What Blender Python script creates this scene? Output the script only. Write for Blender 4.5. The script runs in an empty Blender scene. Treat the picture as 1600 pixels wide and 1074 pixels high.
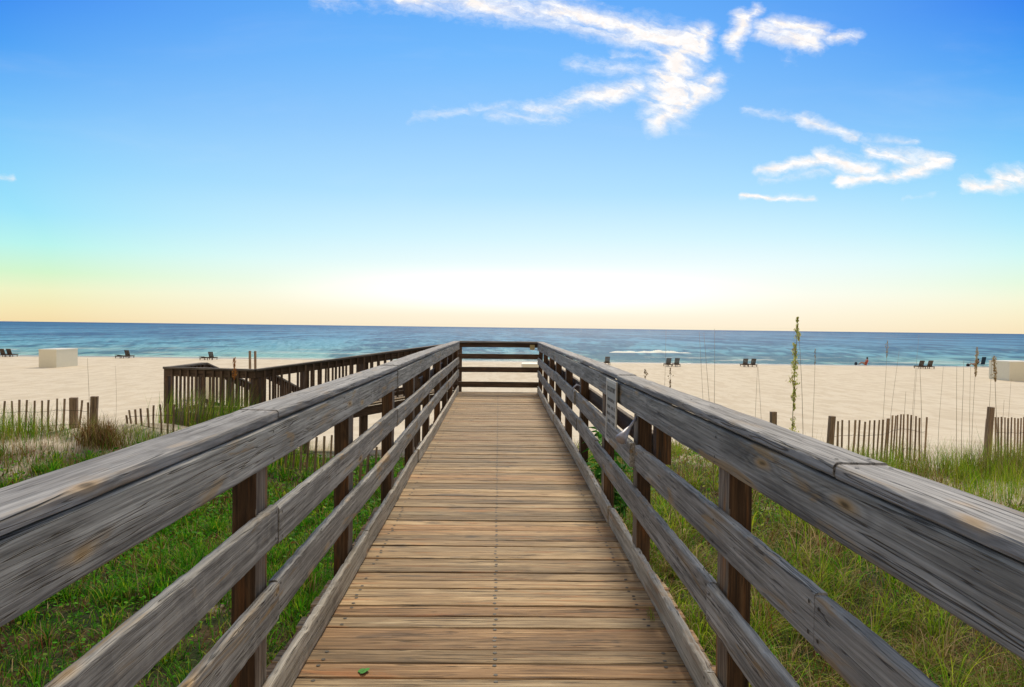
import bpy, math, random
import numpy as np
from mathutils import Vector, Matrix
random.seed(7); rng = np.random.default_rng(11)
scn = bpy.context.scene
COL = scn.collection
H = 1.54
# ------------------------------------------------------------------ camera
F, CX, CY = 1200.0, 800.0, 537.0
def rx(a): return np.array([[1,0,0],[0,math.cos(a),-math.sin(a)],[0,math.sin(a),math.cos(a)]])
def rz(a): return np.array([[math.cos(a),-math.sin(a),0],[math.sin(a),math.cos(a),0],[0,0,1]])
CM = rz(math.radians(-1.0)) @ rx(math.pi/2-math.radians(1.19)) @ rz(math.radians(0.716))
def ray(x, y): return CM @ np.array([(x-CX)/F, -(y-CY)/F, -1.0])
def atY(x, y, Y):
    d = ray(x, y); p = d*(Y/d[1]); return Vector((p[0], p[1], p[2]+H))
def atZ(x, y, z):
    d = ray(x, y); p = d*((z-H)/d[2]); return Vector((p[0], p[1], p[2]+H))
cam = bpy.data.objects.new('camera', bpy.data.cameras.new('camera')); COL.objects.link(cam)
m4 = Matrix.Identity(4)
for i in range(3):
    for j in range(3): m4[i][j] = CM[i][j]
m4.translation = (0, 0, H)
cam.matrix_world = m4
cam.data.sensor_width = 36; cam.data.lens = F/1600*36
cam.data.clip_start = 0.05; cam.data.clip_end = 90000
scn.camera = cam
scn.view_settings.view_transform = 'Standard'; scn.view_settings.look = 'None'
scn.view_settings.gamma = 1; scn.view_settings.exposure = 0.0

def lin(c):
    c = [v/255 for v in c]
    return tuple((v/12.92 if v <= .04045 else ((v+.055)/1.055)**2.4) for v in c)

# ------------------------------------------------------------------ node helpers
class NT:
    def __init__(s, tree): s.t = tree; s.n = tree.nodes; s.l = tree.links
    def node(s, typ, **kw):
        n = s.n.new(typ)
        for k, v in kw.items(): setattr(n, k, v)
        return n
    def put(s, sock, v):
        if isinstance(v, bpy.types.NodeSocket): s.l.new(v, sock)
        elif v is not None:
            if hasattr(sock.default_value, '__len__') and not hasattr(v, '__len__'):
                v = (v,)*len(sock.default_value)
            if hasattr(v, '__len__') and len(v) == 3 and len(sock.default_value) == 4: v = (*v, 1)
            sock.default_value = v
    def math(s, op, a, b=None, c=None, clamp=False):
        n = s.node('ShaderNodeMath', operation=op, use_clamp=clamp)
        s.put(n.inputs[0], a); s.put(n.inputs[1], b); s.put(n.inputs[2], c); return n.outputs[0]
    def vmath(s, op, a, b=None, scale=None, out=0):
        n = s.node('ShaderNodeVectorMath', operation=op)
        s.put(n.inputs[0], a); s.put(n.inputs[1], b)
        if scale is not None: s.put(n.inputs['Scale'], scale)
        return n.outputs[out]
    def comb(s, x, y, z):
        n = s.node('ShaderNodeCombineXYZ')
        for i, v in enumerate((x, y, z)): s.put(n.inputs[i], v)
        return n.outputs[0]
    def sep(s, v):
        n = s.node('ShaderNodeSeparateXYZ'); s.put(n.inputs[0], v); return n.outputs
    def noise(s, v, scale=1, detail=3, rough=.5, dist=0, color=False, lac=2):
        n = s.node('ShaderNodeTexNoise'); s.put(n.inputs['Vector'], v)
        n.inputs['Scale'].default_value = scale; n.inputs['Detail'].default_value = detail
        n.inputs['Roughness'].default_value = rough; n.inputs['Distortion'].default_value = dist
        n.inputs['Lacunarity'].default_value = lac
        return n.outputs['Color' if color else 'Fac']
    def ramp(s, f, stops, interp='LINEAR'):
        n = s.node('ShaderNodeValToRGB'); s.put(n.inputs[0], f); cr = n.color_ramp; cr.interpolation = interp
        while len(cr.elements) < len(stops): cr.elements.new(.5)
        for e, (p, c) in zip(cr.elements, stops):
            e.position = p; e.color = (*c, 1) if len(c) == 3 else c
        return n.outputs[0]
    def mapr(s, v, a, b, c=0, d=1, smooth=True):
        n = s.node('ShaderNodeMapRange'); n.interpolation_type = 'SMOOTHSTEP' if smooth else 'LINEAR'
        for i, q in enumerate((v, a, b, c, d)): s.put(n.inputs[i], q)
        return n.outputs[0]
    def mix(s, f, a, b, mode='MIX'):
        n = s.node('ShaderNodeMix', data_type='RGBA', blend_type=mode)
        s.put(n.inputs[0], f); s.put(n.inputs[6], a); s.put(n.inputs[7], b); return n.outputs[2]
    def fmix(s, f, a, b):
        n = s.node('ShaderNodeMix', data_type='FLOAT')
        s.put(n.inputs[0], f); s.put(n.inputs[2], a); s.put(n.inputs[3], b); return n.outputs[0]
def newmat(name):
    m = bpy.data.materials.new(name); m.use_nodes = True; m.node_tree.nodes.clear()
    k = NT(m.node_tree); out = k.node('ShaderNodeOutputMaterial'); return m, k, out
def pbr(k, out, col, rough=.8, normal=None, metal=0, spec=.3):
    p = k.node('ShaderNodeBsdfPrincipled'); k.put(p.inputs['Base Color'], col)
    k.put(p.inputs['Roughness'], rough); k.put(p.inputs['Metallic'], metal)
    p.inputs['Specular IOR Level'].default_value = spec
    if normal is not None: k.l.new(normal, p.inputs['Normal'])
    if out is not None: k.l.new(p.outputs[0], out.inputs[0])
    return p
def bump(k, h, dist, strength=1):
    n = k.node('ShaderNodeBump'); n.inputs['Distance'].default_value = dist
    n.inputs['Strength'].default_value = strength; k.l.new(h, n.inputs['Height']); return n.outputs[0]

# ------------------------------------------------------------------ materials
def wood(name, dark, mid, light, warm, warm_amt, bd=.0016, var=.28, knots=.52, crack=(.04, .035, .03), grime=None, con=1.0):
    m, k, out = newmat(name)
    tc = k.node('ShaderNodeTexCoord').outputs['Object']
    rnd = k.node('ShaderNodeObjectInfo').outputs['Random']
    P = k.vmath('ADD', tc, k.comb(k.math('MULTIPLY', rnd, 37.3), k.math('MULTIPLY', rnd, 91.7), k.math('MULTIPLY', rnd, 53.1)))
    kv = k.node('ShaderNodeTexVoronoi'); k.put(kv.inputs['Vector'], k.vmath('MULTIPLY', k.vmath('ADD', P, k.vmath('SCALE', k.noise(P, 6, 2, color=True), scale=.03)), (2.1, 8.5, 8.5))); kv.inputs['Scale'].default_value = 1
    kd = kv.outputs['Distance']; kc = k.sep(kv.outputs['Color'])[0]
    kon = k.math('GREATER_THAN', kc, knots)
    kn = k.math('MULTIPLY', k.mapr(kd, .06, .13, 1, 0), kon)
    kfield = k.math('MULTIPLY', k.mapr(kd, 0, .5, 1, 0), kon)
    A = k.noise(k.vmath('MULTIPLY', P, (.32, 6.5, 6.5)), 1, 3, .5, .15)
    A2 = k.math('ADD', A, k.math('MULTIPLY', kfield, .15))
    rings = k.math('MULTIPLY_ADD', k.math('SINE', k.math('MULTIPLY', A2, 95)), .5, .5)
    fine = k.noise(k.vmath('MULTIPLY', P, (1.8, 95, 95)), 1, 5, .7)
    mid_n = k.noise(k.vmath('MULTIPLY', P, (.8, 36, 36)), 1, 5, .62)
    blot = k.noise(k.vmath('MULTIPLY', P, (1.3, 5, 5)), 1, 5, .62, .6)
    v = k.math('ADD', k.math('MULTIPLY', k.mapr(fine, .3, .7, .28, .72), .38), k.math('MULTIPLY', mid_n, .42))
    v = k.math('SUBTRACT', k.math('ADD', v, k.math('MULTIPLY', blot, .46)), .12)
    v = k.math('ADD', v, k.math('MULTIPLY', k.math('SUBTRACT', rings, .5), .055))
    col = k.ramp(v, [(.52-.16/con, dark), (.52, mid), (.52+.16/con, light)])
    wm = k.noise(k.vmath('MULTIPLY', P, (1.1, 9, 9)), 1.3, 4, .6, .8)
    wf = k.math('MULTIPLY', k.mapr(wm, .56, .68), warm_amt)
    col = k.mix(wf, col, k.mix(k.math('MULTIPLY', fine, 1.0), tuple(c*.55 for c in warm), tuple(min(1, c*1.3) for c in warm)))
    if grime:
        gm = k.noise(k.vmath('MULTIPLY', P, (1.8, 7, 7)), 1, 4, .6, 1.2)
        col = k.mix(k.math('MULTIPLY', k.mapr(gm, .57, .7), .8), col, grime)
    st = k.noise(k.vmath('MULTIPLY', P, (.9, 5, 5)), 1.1, 5, .65, .8)
    col = k.mix(k.math('MULTIPLY', k.mapr(st, .55, .68), .55), col, k.mix(1, col, (.42, .40, .40), 'MULTIPLY'))
    cr = k.noise(k.vmath('MULTIPLY', P, (.9, 48, 48)), 1, 2, .5, .5)
    cm = k.mapr(k.math('ABSOLUTE', k.math('SUBTRACT', cr, .5)), .0, .020, 1, 0)
    cm = k.math('MULTIPLY', cm, k.mapr(blot, .40, .55))
    col = k.mix(k.math('MULTIPLY', cm, .85), col, crack)
    col = k.mix(k.math('MULTIPLY', kn, .8), col, tuple(c*.35 for c in warm))
    hue = k.math('FRACT', k.math('MULTIPLY', rnd, 13.31))
    if grime:
        col = k.mix(k.mapr(hue, .72, 1.0, 0, .5), col, k.mix(1, col, (1.0, .72, .52), 'MULTIPLY'))
        col = k.mix(k.mapr(hue, .3, 0, 0, .6), col, k.mix(1, col, (.86, .95, 1.08), 'MULTIPLY'))
        pitx = k.noise(k.vmath('MULTIPLY', P, (9, 60, 60)), 1, 3, .6)
        col = k.mix(k.math('MULTIPLY', k.mapr(pitx, .62, .72), .55), col, (.10, .07, .05))
    if not grime: col = k.mix(k.math('MULTIPLY', k.math('MULTIPLY', k.mapr(kd, .05, .24, 1, 0), kon), .55), col, tuple(min(1, c*1.5) for c in warm))
    col = k.mix(k.math('MULTIPLY', k.mapr(kd, .02, .09, 1, 0), kon), col, tuple(c*.3 for c in warm))
    br = k.math('MULTIPLY_ADD', k.math('FRACT', k.math('MULTIPLY', rnd, 7.77)), var, 1-var*.5)
    col = k.mix(1.0, col, k.comb(br, br, br), 'MULTIPLY')
    h = k.math('ADD', k.math('MULTIPLY', fine, .5), k.math('MULTIPLY', mid_n, .8))
    h = k.math('ADD', h, k.math('MULTIPLY', rings, .08))
    h = k.math('SUBTRACT', h, k.math('MULTIPLY', cm, .9))
    h = k.math('SUBTRACT', h, k.math('MULTIPLY', kn, .3))
    pbr(k, out, col, .72, bump(k, h, bd*2.6), spec=.25)
    return m
W_RAIL = wood('weathered_grey_wood', (.085, .081, .076), (.275, .266, .248), (.48, .47, .445), (.38, .25, .11), .7, con=.9)
W_CAP = wood('weathered_cap_wood', (.09, .088, .092), (.245, .243, .25), (.385, .385, .395), (.32, .23, .14), .35, con=.8)
W_DECK = wood('worn_deck_wood', (.09, .055, .028), (.325, .218, .115), (.56, .42, .25), (.38, .16, .05), .6, con=.85, bd=.0022, var=.62, grime=(.10, .078, .06))
W_KICK = wood('kick_board_wood', (.15, .13, .10), (.42, .38, .315), (.66, .61, .53), (.36, .22, .12), .5, con=.8)
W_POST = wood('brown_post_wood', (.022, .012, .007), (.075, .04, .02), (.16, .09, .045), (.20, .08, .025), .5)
W_PIN = wood('post_inner_face', (.07, .05, .035), (.22, .17, .125), (.40, .34, .27), (.38, .17, .045), .8)  # paler inward faces: weathering plus the brighter light there, put into the colour
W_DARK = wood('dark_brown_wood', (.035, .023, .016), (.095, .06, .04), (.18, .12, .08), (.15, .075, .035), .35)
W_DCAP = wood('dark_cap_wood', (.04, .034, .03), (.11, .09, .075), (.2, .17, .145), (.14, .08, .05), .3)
W_FENCE = wood('fence_slat_wood', (.09, .06, .04), (.26, .18, .115), (.42, .32, .21), (.26, .15, .08), .4)
W_LOUNGE = wood('lounger_wood', (.05, .038, .03), (.10, .075, .055), (.18, .14, .11), (.15, .1, .06), .2)

def simple(name, col, rough=.7, nscale=20, amt=.25, metal=0, spec=.3, bd=0.0):
    m, k, out = newmat(name)
    tc = k.node('ShaderNodeTexCoord').outputs['Object']
    n = k.noise(tc, nscale, 4, .6)
    c = k.mix(n, tuple(v*(1-amt) for v in col), tuple(min(1, v*(1+amt)) for v in col))
    pbr(k, out, c, rough, bump(k, n, bd) if bd else None, metal, spec); return m
M_NAIL = simple('rusty_nail', (.035, .028, .024), .6, 300, .4, 0)
M_METAL = simple('grey_zinc', (.34, .34, .40), .45, 40, .2, .3, .5)
M_WIRE = simple('twisted_wire', (.06, .05, .04), .6, 60, .3, .4)
M_BOX = simple('cream_painted_box', (.72, .68, .55), .6, 3, .06)
M_BOXLID = simple('cream_lid', (.78, .76, .68), .5, 3, .05)
M_TAG = simple('yellow_faded_tag', (.5, .42, .22), .6, 60, .3)
M_SKIN = simple('skin', (.45, .24, .16), .6, 30, .1)
M_RED = simple('red_swimwear', (.5, .10, .07), .8, 30, .2)
M_NAVY = simple('navy_canvas', (.02, .04, .065), .8, 30, .3)
M_BLACK = simple('black_fabric', (.02, .02, .022), .8, 30, .3)
M_WHITE = simple('white_cotton', (.75, .75, .73), .8, 20, .08)
M_HAIR = simple('dark_hair', (.03, .02, .015), .7, 60, .4)
M_GULLG = simple('gull_grey', (.25, .25, .26), .7, 60, .2)
M_SIGN = simple('faded_sign_board', (.42, .42, .39), .6, 30, .18)
M_INK = simple('faded_sign_ink', (.16, .16, .15), .8, 60, .4)
M_FRAME = simple('sign_frame_white', (.6, .6, .57), .6, 30, .15)
M_LEAF1 = simple('bright_leaf', (.07, .28, .03), .5, 30, .4)

def attr_mat(name, trans=.35, rough=.6):
    m, k, out = newmat(name)
    a = k.node('ShaderNodeAttribute'); a.attribute_name = 'col'
    p = pbr(k, None, a.outputs['Color'], rough, spec=.06)
    t = k.node('ShaderNodeBsdfTranslucent'); k.l.new(a.outputs['Color'], t.inputs[0])
    mx = k.node('ShaderNodeMixShader'); mx.inputs[0].default_value = trans
    k.l.new(p.outputs[0], mx.inputs[1]); k.l.new(t.outputs[0], mx.inputs[2]); k.l.new(mx.outputs[0], out.inputs[0])
    return m
M_GRASS = attr_mat('grass_blades', .4)

# ------------------------------------------------------------------ terrain
_ph = rng.uniform(0, 6.28, (24,)); _dr = rng.uniform(0, 6.28, (24,)); _fr = np.geomspace(.25, 5, 24)
def fbm(x, y, lo=0, hi=24, seed=0):
    s = np.zeros_like(np.asarray(x, float)); tot = 0
    for i in range(lo, hi):
        f = _fr[i]; a = 1/(f**.8); d = _dr[i]+seed*1.7
        s = s + a*np.sin(f*(x*np.cos(d)+y*np.sin(d))*1.7+_ph[i]+seed*3.1); tot += a
    return s/tot*2.2
def gz(x, y):
    x = np.asarray(x, float); y = np.asarray(y, float)
    z = np.interp(y, [-60, 0, 7, 11, 15, 18, 22, 28, 36, 50, 75, 100, 112, 125, 200],
                  [-.7, -.72, -.78, -.92, -1.12, -1.35, -1.72, -2.25, -2.62, -2.95, -3.15, -3.24, -3.33, -3.9, -6])
    z = z + .66*np.exp(-((x+8.3)/3.6)**2-((y-12.6)/3.0)**2)
    z = z + .46*np.exp(-((x+5.6)/1.7)**2-((y-13.7)/1.1)**2)
    z = z + .10*np.exp(-((x-8)/3)**2-((y-13)/2)**2)
    dune = np.clip((26-y)/14, 0, 1)*np.clip((np.abs(x)-.6)/1.6, .25, 1)
    z = z + fbm(x, y)*.085*dune + fbm(x*.4, y*.8, 0, 10, 3)*.02*np.clip((110-y)/30, 0, 1)
    return z
def ground(x, y): return float(gz(x, y))
def grid_mesh(name, xs, ys, zf):
    X, Y = np.meshgrid(xs, ys); Z = zf(X, Y)
    v = np.stack([X, Y, Z], -1).reshape(-1, 3); nx, ny = len(xs), len(ys)
    i = np.arange(nx*ny).reshape(ny, nx)
    f = np.stack([i[:-1, :-1], i[:-1, 1:], i[1:, 1:], i[1:, :-1]], -1).reshape(-1, 4)
    return np_mesh(name, v, f, True)
def np_mesh(name, v, f, smooth=False):
    me = bpy.data.meshes.new(name); n = f.shape[1]
    me.vertices.add(len(v)); me.vertices.foreach_set('co', np.ascontiguousarray(v, np.float32).ravel())
    me.loops.add(f.size); me.loops.foreach_set('vertex_index', np.ascontiguousarray(f, np.int32).ravel())
    me.polygons.add(len(f)); me.polygons.foreach_set('loop_start', np.arange(0, f.size, n, dtype=np.int32))
    me.polygons.foreach_set('loop_total', np.full(len(f), n, np.int32))
    me.update(calc_edges=True); me.validate()
    if smooth: me.polygons.foreach_set('use_smooth', np.ones(len(f), bool))
    return me
def tag(o, label=None, cat=None, group=None, kind=None):
    for k_, v_ in (('label', label), ('category', cat), ('group', group), ('kind', kind)):
        if v_: o[k_] = v_
    return o
def link(name, me, mats=None, parent=None, M=None):
    o = bpy.data.objects.new(name, me); COL.objects.link(o)
    if mats is not None and me is not None and not me.materials:
        for m in (mats if isinstance(mats, (list, tuple)) else [mats]): me.materials.append(m)
    if parent is not None: o.parent = parent
    if M is not None:
        o.matrix_local = (parent['_inv'] @ M) if False else (PM.get(parent.name, Matrix.Identity(4)).inverted() @ M if parent is not None else M)
        PM[o.name] = M
    elif parent is not None:
        o.matrix_local = PM.get(parent.name, Matrix.Identity(4)).inverted(); PM[o.name] = Matrix.Identity(4)
    return o
PM = {}
def empty(name, loc=(0, 0, 0), rotz=0):
    o = bpy.data.objects.new(name, None); COL.objects.link(o); o.empty_display_size = .2
    M = Matrix.Translation(loc) @ Matrix.Rotation(rotz, 4, 'Z'); o.matrix_world = M; PM[o.name] = M
    return o
def copy_tree(o, parent=None):
    c = o.copy(); COL.objects.link(c)
    if parent is not None: c.parent = parent
    for ch in list(o.children): copy_tree(ch, c)
    return c

xs = np.unique(np.concatenate([np.linspace(-4000, -400, 8), np.linspace(-400, -60, 30), np.arange(-60, -20, 1.5), np.arange(-20, 20, .14), np.arange(20, 60, 1.5), np.linspace(60, 400, 30), np.linspace(400, 4000, 8)]))
ys = np.unique(np.concatenate([np.linspace(-300, -5, 12), np.arange(-5, 26, .14), np.arange(26, 60, .8), np.arange(60, 130, 2), np.linspace(130, 200, 6)]))
m, k, out = newmat('beach_sand')
geo = k.node('ShaderNodeNewGeometry').outputs['Position']
py = k.sep(geo)[1]; px_ = k.sep(geo)[0]
n1 = k.noise(geo, .35, 5, .6); n2 = k.noise(geo, 14, 5, .65); n3 = k.noise(k.vmath('MULTIPLY', geo, (.25, 1.2, 1)), 1.6, 6, .65)
c = k.mix(n1, (.62, .545, .43), (.70, .64, .53))
c = k.mix(k.math('MULTIPLY', k.mapr(n3, .42, .62), .35), c, (.55, .465, .35))
n4 = k.noise(k.vmath('MULTIPLY', geo, (1.1, .28, 1)), 1, 6, .7)
c = k.mix(k.mapr(n4, .46, .56, 0, .55), c, (.50, .42, .31))
c = k.mix(k.math('MULTIPLY', n2, .30), c, (.70, .62, .50))
# leaf litter and soil between the dune plants
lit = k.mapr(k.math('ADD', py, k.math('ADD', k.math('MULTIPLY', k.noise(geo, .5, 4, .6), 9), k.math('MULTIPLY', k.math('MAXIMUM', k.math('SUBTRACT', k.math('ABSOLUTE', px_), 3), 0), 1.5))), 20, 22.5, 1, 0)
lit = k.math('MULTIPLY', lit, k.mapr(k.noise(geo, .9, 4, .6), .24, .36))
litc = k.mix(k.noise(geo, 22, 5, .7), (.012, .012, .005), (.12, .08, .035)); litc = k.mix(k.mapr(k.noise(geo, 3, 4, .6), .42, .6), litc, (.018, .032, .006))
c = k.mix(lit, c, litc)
# wet sand at the water line
wet = k.mapr(k.math('ADD', py, k.math('MULTIPLY', k.noise(geo, .06, 2), 4)), 108, 111)
c = k.mix(wet, c, (.36, .30, .22))
hgt = k.math('ADD', k.math('ADD', k.math('MULTIPLY', n3, .6), k.math('MULTIPLY', n4, 1.2)), k.math('MULTIPLY', n2, .3))
pbr(k, out, c, k.fmix(wet, .95, .25), bump(k, hgt, .12), spec=.2)
M_SAND = m
sand = link('sand_beach', grid_mesh('sand_beach', xs, ys, gz), M_SAND); tag(sand, kind='structure')

# sea
SEA = -3.36
def seaz(X, Y):
    near = np.clip((330-Y)/160, 0, 1)
    w = np.zeros_like(X)
    for i, (wl, a) in enumerate(((23, .16), (14, .11), (9, .07), (6.2, .05), (4.4, .035))):
        ang = .10*math.sin(i*2.3); ph = 1.5*np.sin(X*.021*(1+i*.3)+i*2.)+1.1*np.sin(X*.063+i*4.1)
        s = np.sin((Y*math.cos(ang)+X*math.sin(ang))*2*math.pi/wl+ph)
        w = w + a*(s+ .35*s*np.abs(s))*(.6+.4*np.sin(X*.05+i*1.3+Y*.02))
    return SEA + w*near*np.clip((Y-107)/18, .12, 1)
sx = np.unique(np.concatenate([np.linspace(-50000, -600, 12), np.linspace(-600, -200, 60), np.arange(-200, 200, 1.4), np.linspace(200, 600, 60), np.linspace(600, 50000, 12)]))
sy = np.unique(np.concatenate([np.arange(104, 220, .8), np.arange(220, 340, 1.6), np.geomspace(340, 60000, 40)]))
m, k, out = newmat('sea_water')
geo = k.node('ShaderNodeNewGeometry').outputs['Position']; sp = k.sep(geo)
depth = k.math('ADD', sp[1], k.math('MULTIPLY', k.noise(k.vmath('MULTIPLY', geo, (.012, .05, 0)), 1, 4, .6), 60))
lg = k.math('LOGARITHM', depth, 10.0)
c = k.ramp(k.mapr(lg, 2.1, 3.6, 0, 1, False), [(0, (.34, .48, .42)), (.05, (.13, .35, .42)), (.13, (.075, .28, .44)), (.3, (.045, .205, .40)), (.6, (.034, .16, .34)), (1, (.028, .125, .29))])
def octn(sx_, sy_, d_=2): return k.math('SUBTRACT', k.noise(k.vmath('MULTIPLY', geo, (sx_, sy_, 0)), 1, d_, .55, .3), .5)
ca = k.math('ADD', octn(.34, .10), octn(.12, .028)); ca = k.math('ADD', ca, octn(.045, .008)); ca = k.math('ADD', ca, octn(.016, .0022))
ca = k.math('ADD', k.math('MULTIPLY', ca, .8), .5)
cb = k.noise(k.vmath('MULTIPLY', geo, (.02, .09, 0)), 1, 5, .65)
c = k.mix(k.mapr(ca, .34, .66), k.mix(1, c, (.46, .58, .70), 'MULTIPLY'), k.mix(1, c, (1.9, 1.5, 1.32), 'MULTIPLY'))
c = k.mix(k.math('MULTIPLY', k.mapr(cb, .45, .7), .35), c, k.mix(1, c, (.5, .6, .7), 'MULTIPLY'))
edge = k.noise(k.vmath('MULTIPLY', geo, (.05, .3, 0)), 1, 5, .65, .5)
foam = k.math('MULTIPLY', k.mapr(k.noise(k.vmath('MULTIPLY', geo, (.06, .34, 0)), 1, 6, .7, .6), .55, .62), k.mapr(sp[1], 120, 175, 1, 0))
foam = k.math('MULTIPLY', foam, .75)
swash = k.mapr(k.math('ADD', sp[1], k.math('MULTIPLY', edge, 7)), 111.5, 114, 1, 0)
foam = k.math('MAXIMUM', foam, k.math('MULTIPLY', swash, .8))
c = k.mix(foam, c, (.72, .78, .74))
h = k.math('ADD', k.noise(k.vmath('MULTIPLY', geo, (.35, .9, 0)), 1, 6, .65, .3), k.math('MULTIPLY', k.noise(k.vmath('MULTIPLY', geo, (2, 4, 0)), 1, 3, .6), .25))
nb = bump(k, k.math('ADD', h, k.math('MULTIPLY', ca, 1.5)), .9, 1)
df = k.node('ShaderNodeBsdfDiffuse'); k.l.new(c, df.inputs[0]); k.l.new(nb, df.inputs['Normal'])
gl = k.node('ShaderNodeBsdfGlossy'); gl.inputs['Roughness'].default_value = .3; k.l.new(nb, gl.inputs['Normal'])
mx = k.node('ShaderNodeMixShader'); k.put(mx.inputs[0], k.fmix(foam, .085, .02)); k.l.new(df.outputs[0], mx.inputs[1]); k.l.new(gl.outputs[0], mx.inputs[2]); k.l.new(mx.outputs[0], out.inputs[0])
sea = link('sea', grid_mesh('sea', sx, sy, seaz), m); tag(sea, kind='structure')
M_FOAM = simple('wave_foam', (.80, .83, .78), .8, 2.5, .12, bd=.2)
# the breaking wave
def ridge(name, cx, cy, L, hh, mat, seed, front=2.4):
    n = 90; rows = 12; v = []; r = random.Random(seed)
    ph = [r.uniform(0, 6) for _ in range(4)]
    for i in range(n+1):
        t = i/n; x = cx+(t-.5)*L
        env = (math.sin(math.pi*min(1, max(0, t)))**.45)
        wob = .68+.22*math.sin(t*11+ph[0])+.14*math.sin(t*37+ph[1])
        yo = .9*math.sin(t*5+ph[2])+.3*math.sin(t*21+ph[3])
        for j in range(rows+1):
            a = math.pi*j/rows
            v.append((x, cy+yo-math.cos(a)*front*(.4+.6*env)+.1*r.uniform(-1, 1), SEA-.25+(hh*env*wob+.25)*math.sin(a)+.05*env*r.uniform(-1, 1)))
    i = np.arange((n+1)*(rows+1)).reshape(n+1, rows+1)
    f = np.stack([i[:-1, :-1], i[1:, :-1], i[1:, 1:], i[:-1, 1:]], -1).reshape(-1, 4)
    o = link(name, np_mesh(name, np.array(v), f, True), mat); tag(o, kind='stuff'); return o
wp = atZ(1018, 552, SEA)
ridge('wave_foam', wp.x, wp.y, 17.5, .62, M_FOAM, 1, 3.0)
# ------------------------------------------------------------------ board builder
def board(name, p0, p1, w, t, zdir, mat, parent=None, seg=None, bow=.003, rough=.0008, bev=.004, nails=(), seed=None, chips=0, inner=None, inner_dir=-1):
    """plank from p0 to p1 (centre line); w along local Y, t along local Z (zdir)"""
    r = random.Random(seed if seed is not None else random.random())
    p0 = Vector(p0); p1 = Vector(p1); L = (p1-p0).length; X = (p1-p0).normalized()
    Z = Vector(zdir); Z = (Z-X*Z.dot(X)).normalized(); Y = Z.cross(X)
    M = Matrix((( X.x, Y.x, Z.x, p0.x), (X.y, Y.y, Z.y, p0.y), (X.z, Y.z, Z.z, p0.z), (0, 0, 0, 1)))
    seg = seg or max(2, int(L/(.045 if chips else .12)))
    hw, ht = w/2, t/2; b = min(bev, ht*.8); c = b*.35
    prof = [(-hw+b, -ht), (hw-b, -ht), (hw-c, -ht+c), (hw, -ht+b), (hw, ht-b), (hw-c, ht-c), (hw-b, ht), (-hw+b, ht), (-hw+c, ht-c), (-hw, ht-b), (-hw, -ht+b), (-hw+c, -ht+c)]
    n = len(prof); vs = []; fs = []
    a1, a2, q1, q2 = r.uniform(-1, 1)*bow, r.uniform(-1, 1)*bow, r.uniform(0, 6), r.uniform(0, 6)
    f1 = r.uniform(.6, 1.6)
    for i in range(seg+1):
        u = i/seg; x = u*L
        oy = a1*math.sin(u*math.pi*f1+q1)-a1*math.sin(q1); oz = a2*math.sin(u*math.pi*f1+q2)-a2*math.sin(q2)
        ch = -chips*r.random()**3 if chips else 0
        for j, (y, z) in enumerate(prof):
            yy = y+oy+r.uniform(-1, 1)*rough; zz = z+oz+r.uniform(-1, 1)*rough
            if chips and (y > 0) == (Z.cross(X).z > 0) and abs(y) > hw*.6: yy += ch if y > 0 else -ch
            vs.append((x+(r.uniform(-1, 1)*rough if 0 < i < seg else 0), yy, zz))
        if i:
            for j in range(n):
                a = (i-1)*n+j; bb = (i-1)*n+(j+1) % n
                fs.append((a, bb, bb+n, a+n)[::-1])
    fs.append(tuple(range(n))); fs.append(tuple(reversed(range(seg*n, seg*n+n))))
    fs = [tuple(reversed(f)) for f in fs]
    nf = len(fs)
    for (nx_, ny_, side) in nails:
        c0 = len(vs); zz = side*(ht+.0022); R_ = .0105 if name == 'deck_board' else .006
        # follow the bow
        u = nx_/L; oy = a1*math.sin(u*math.pi*f1+q1)-a1*math.sin(q1); oz = a2*math.sin(u*math.pi*f1+q2)-a2*math.sin(q2)
        for q in range(7): vs.append((nx_+R_*math.cos(q*math.tau/7), ny_+oy+R_*math.sin(q*math.tau/7), zz+oz))
        f = tuple(range(c0, c0+7)); fs.append(f if side > 0 else tuple(reversed(f)))
    me = bpy.data.meshes.new(name); me.from_pydata(vs, [], fs)
    mats = [mat]+([M_NAIL] if nails else [])
    for m_ in mats: me.materials.append(m_)
    for i in range(nf, len(fs)): me.polygons[i].material_index = 1
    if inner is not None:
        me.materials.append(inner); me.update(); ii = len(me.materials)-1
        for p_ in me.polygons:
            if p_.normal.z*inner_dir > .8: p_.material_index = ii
    return link(name, me, None, parent, M)
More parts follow.
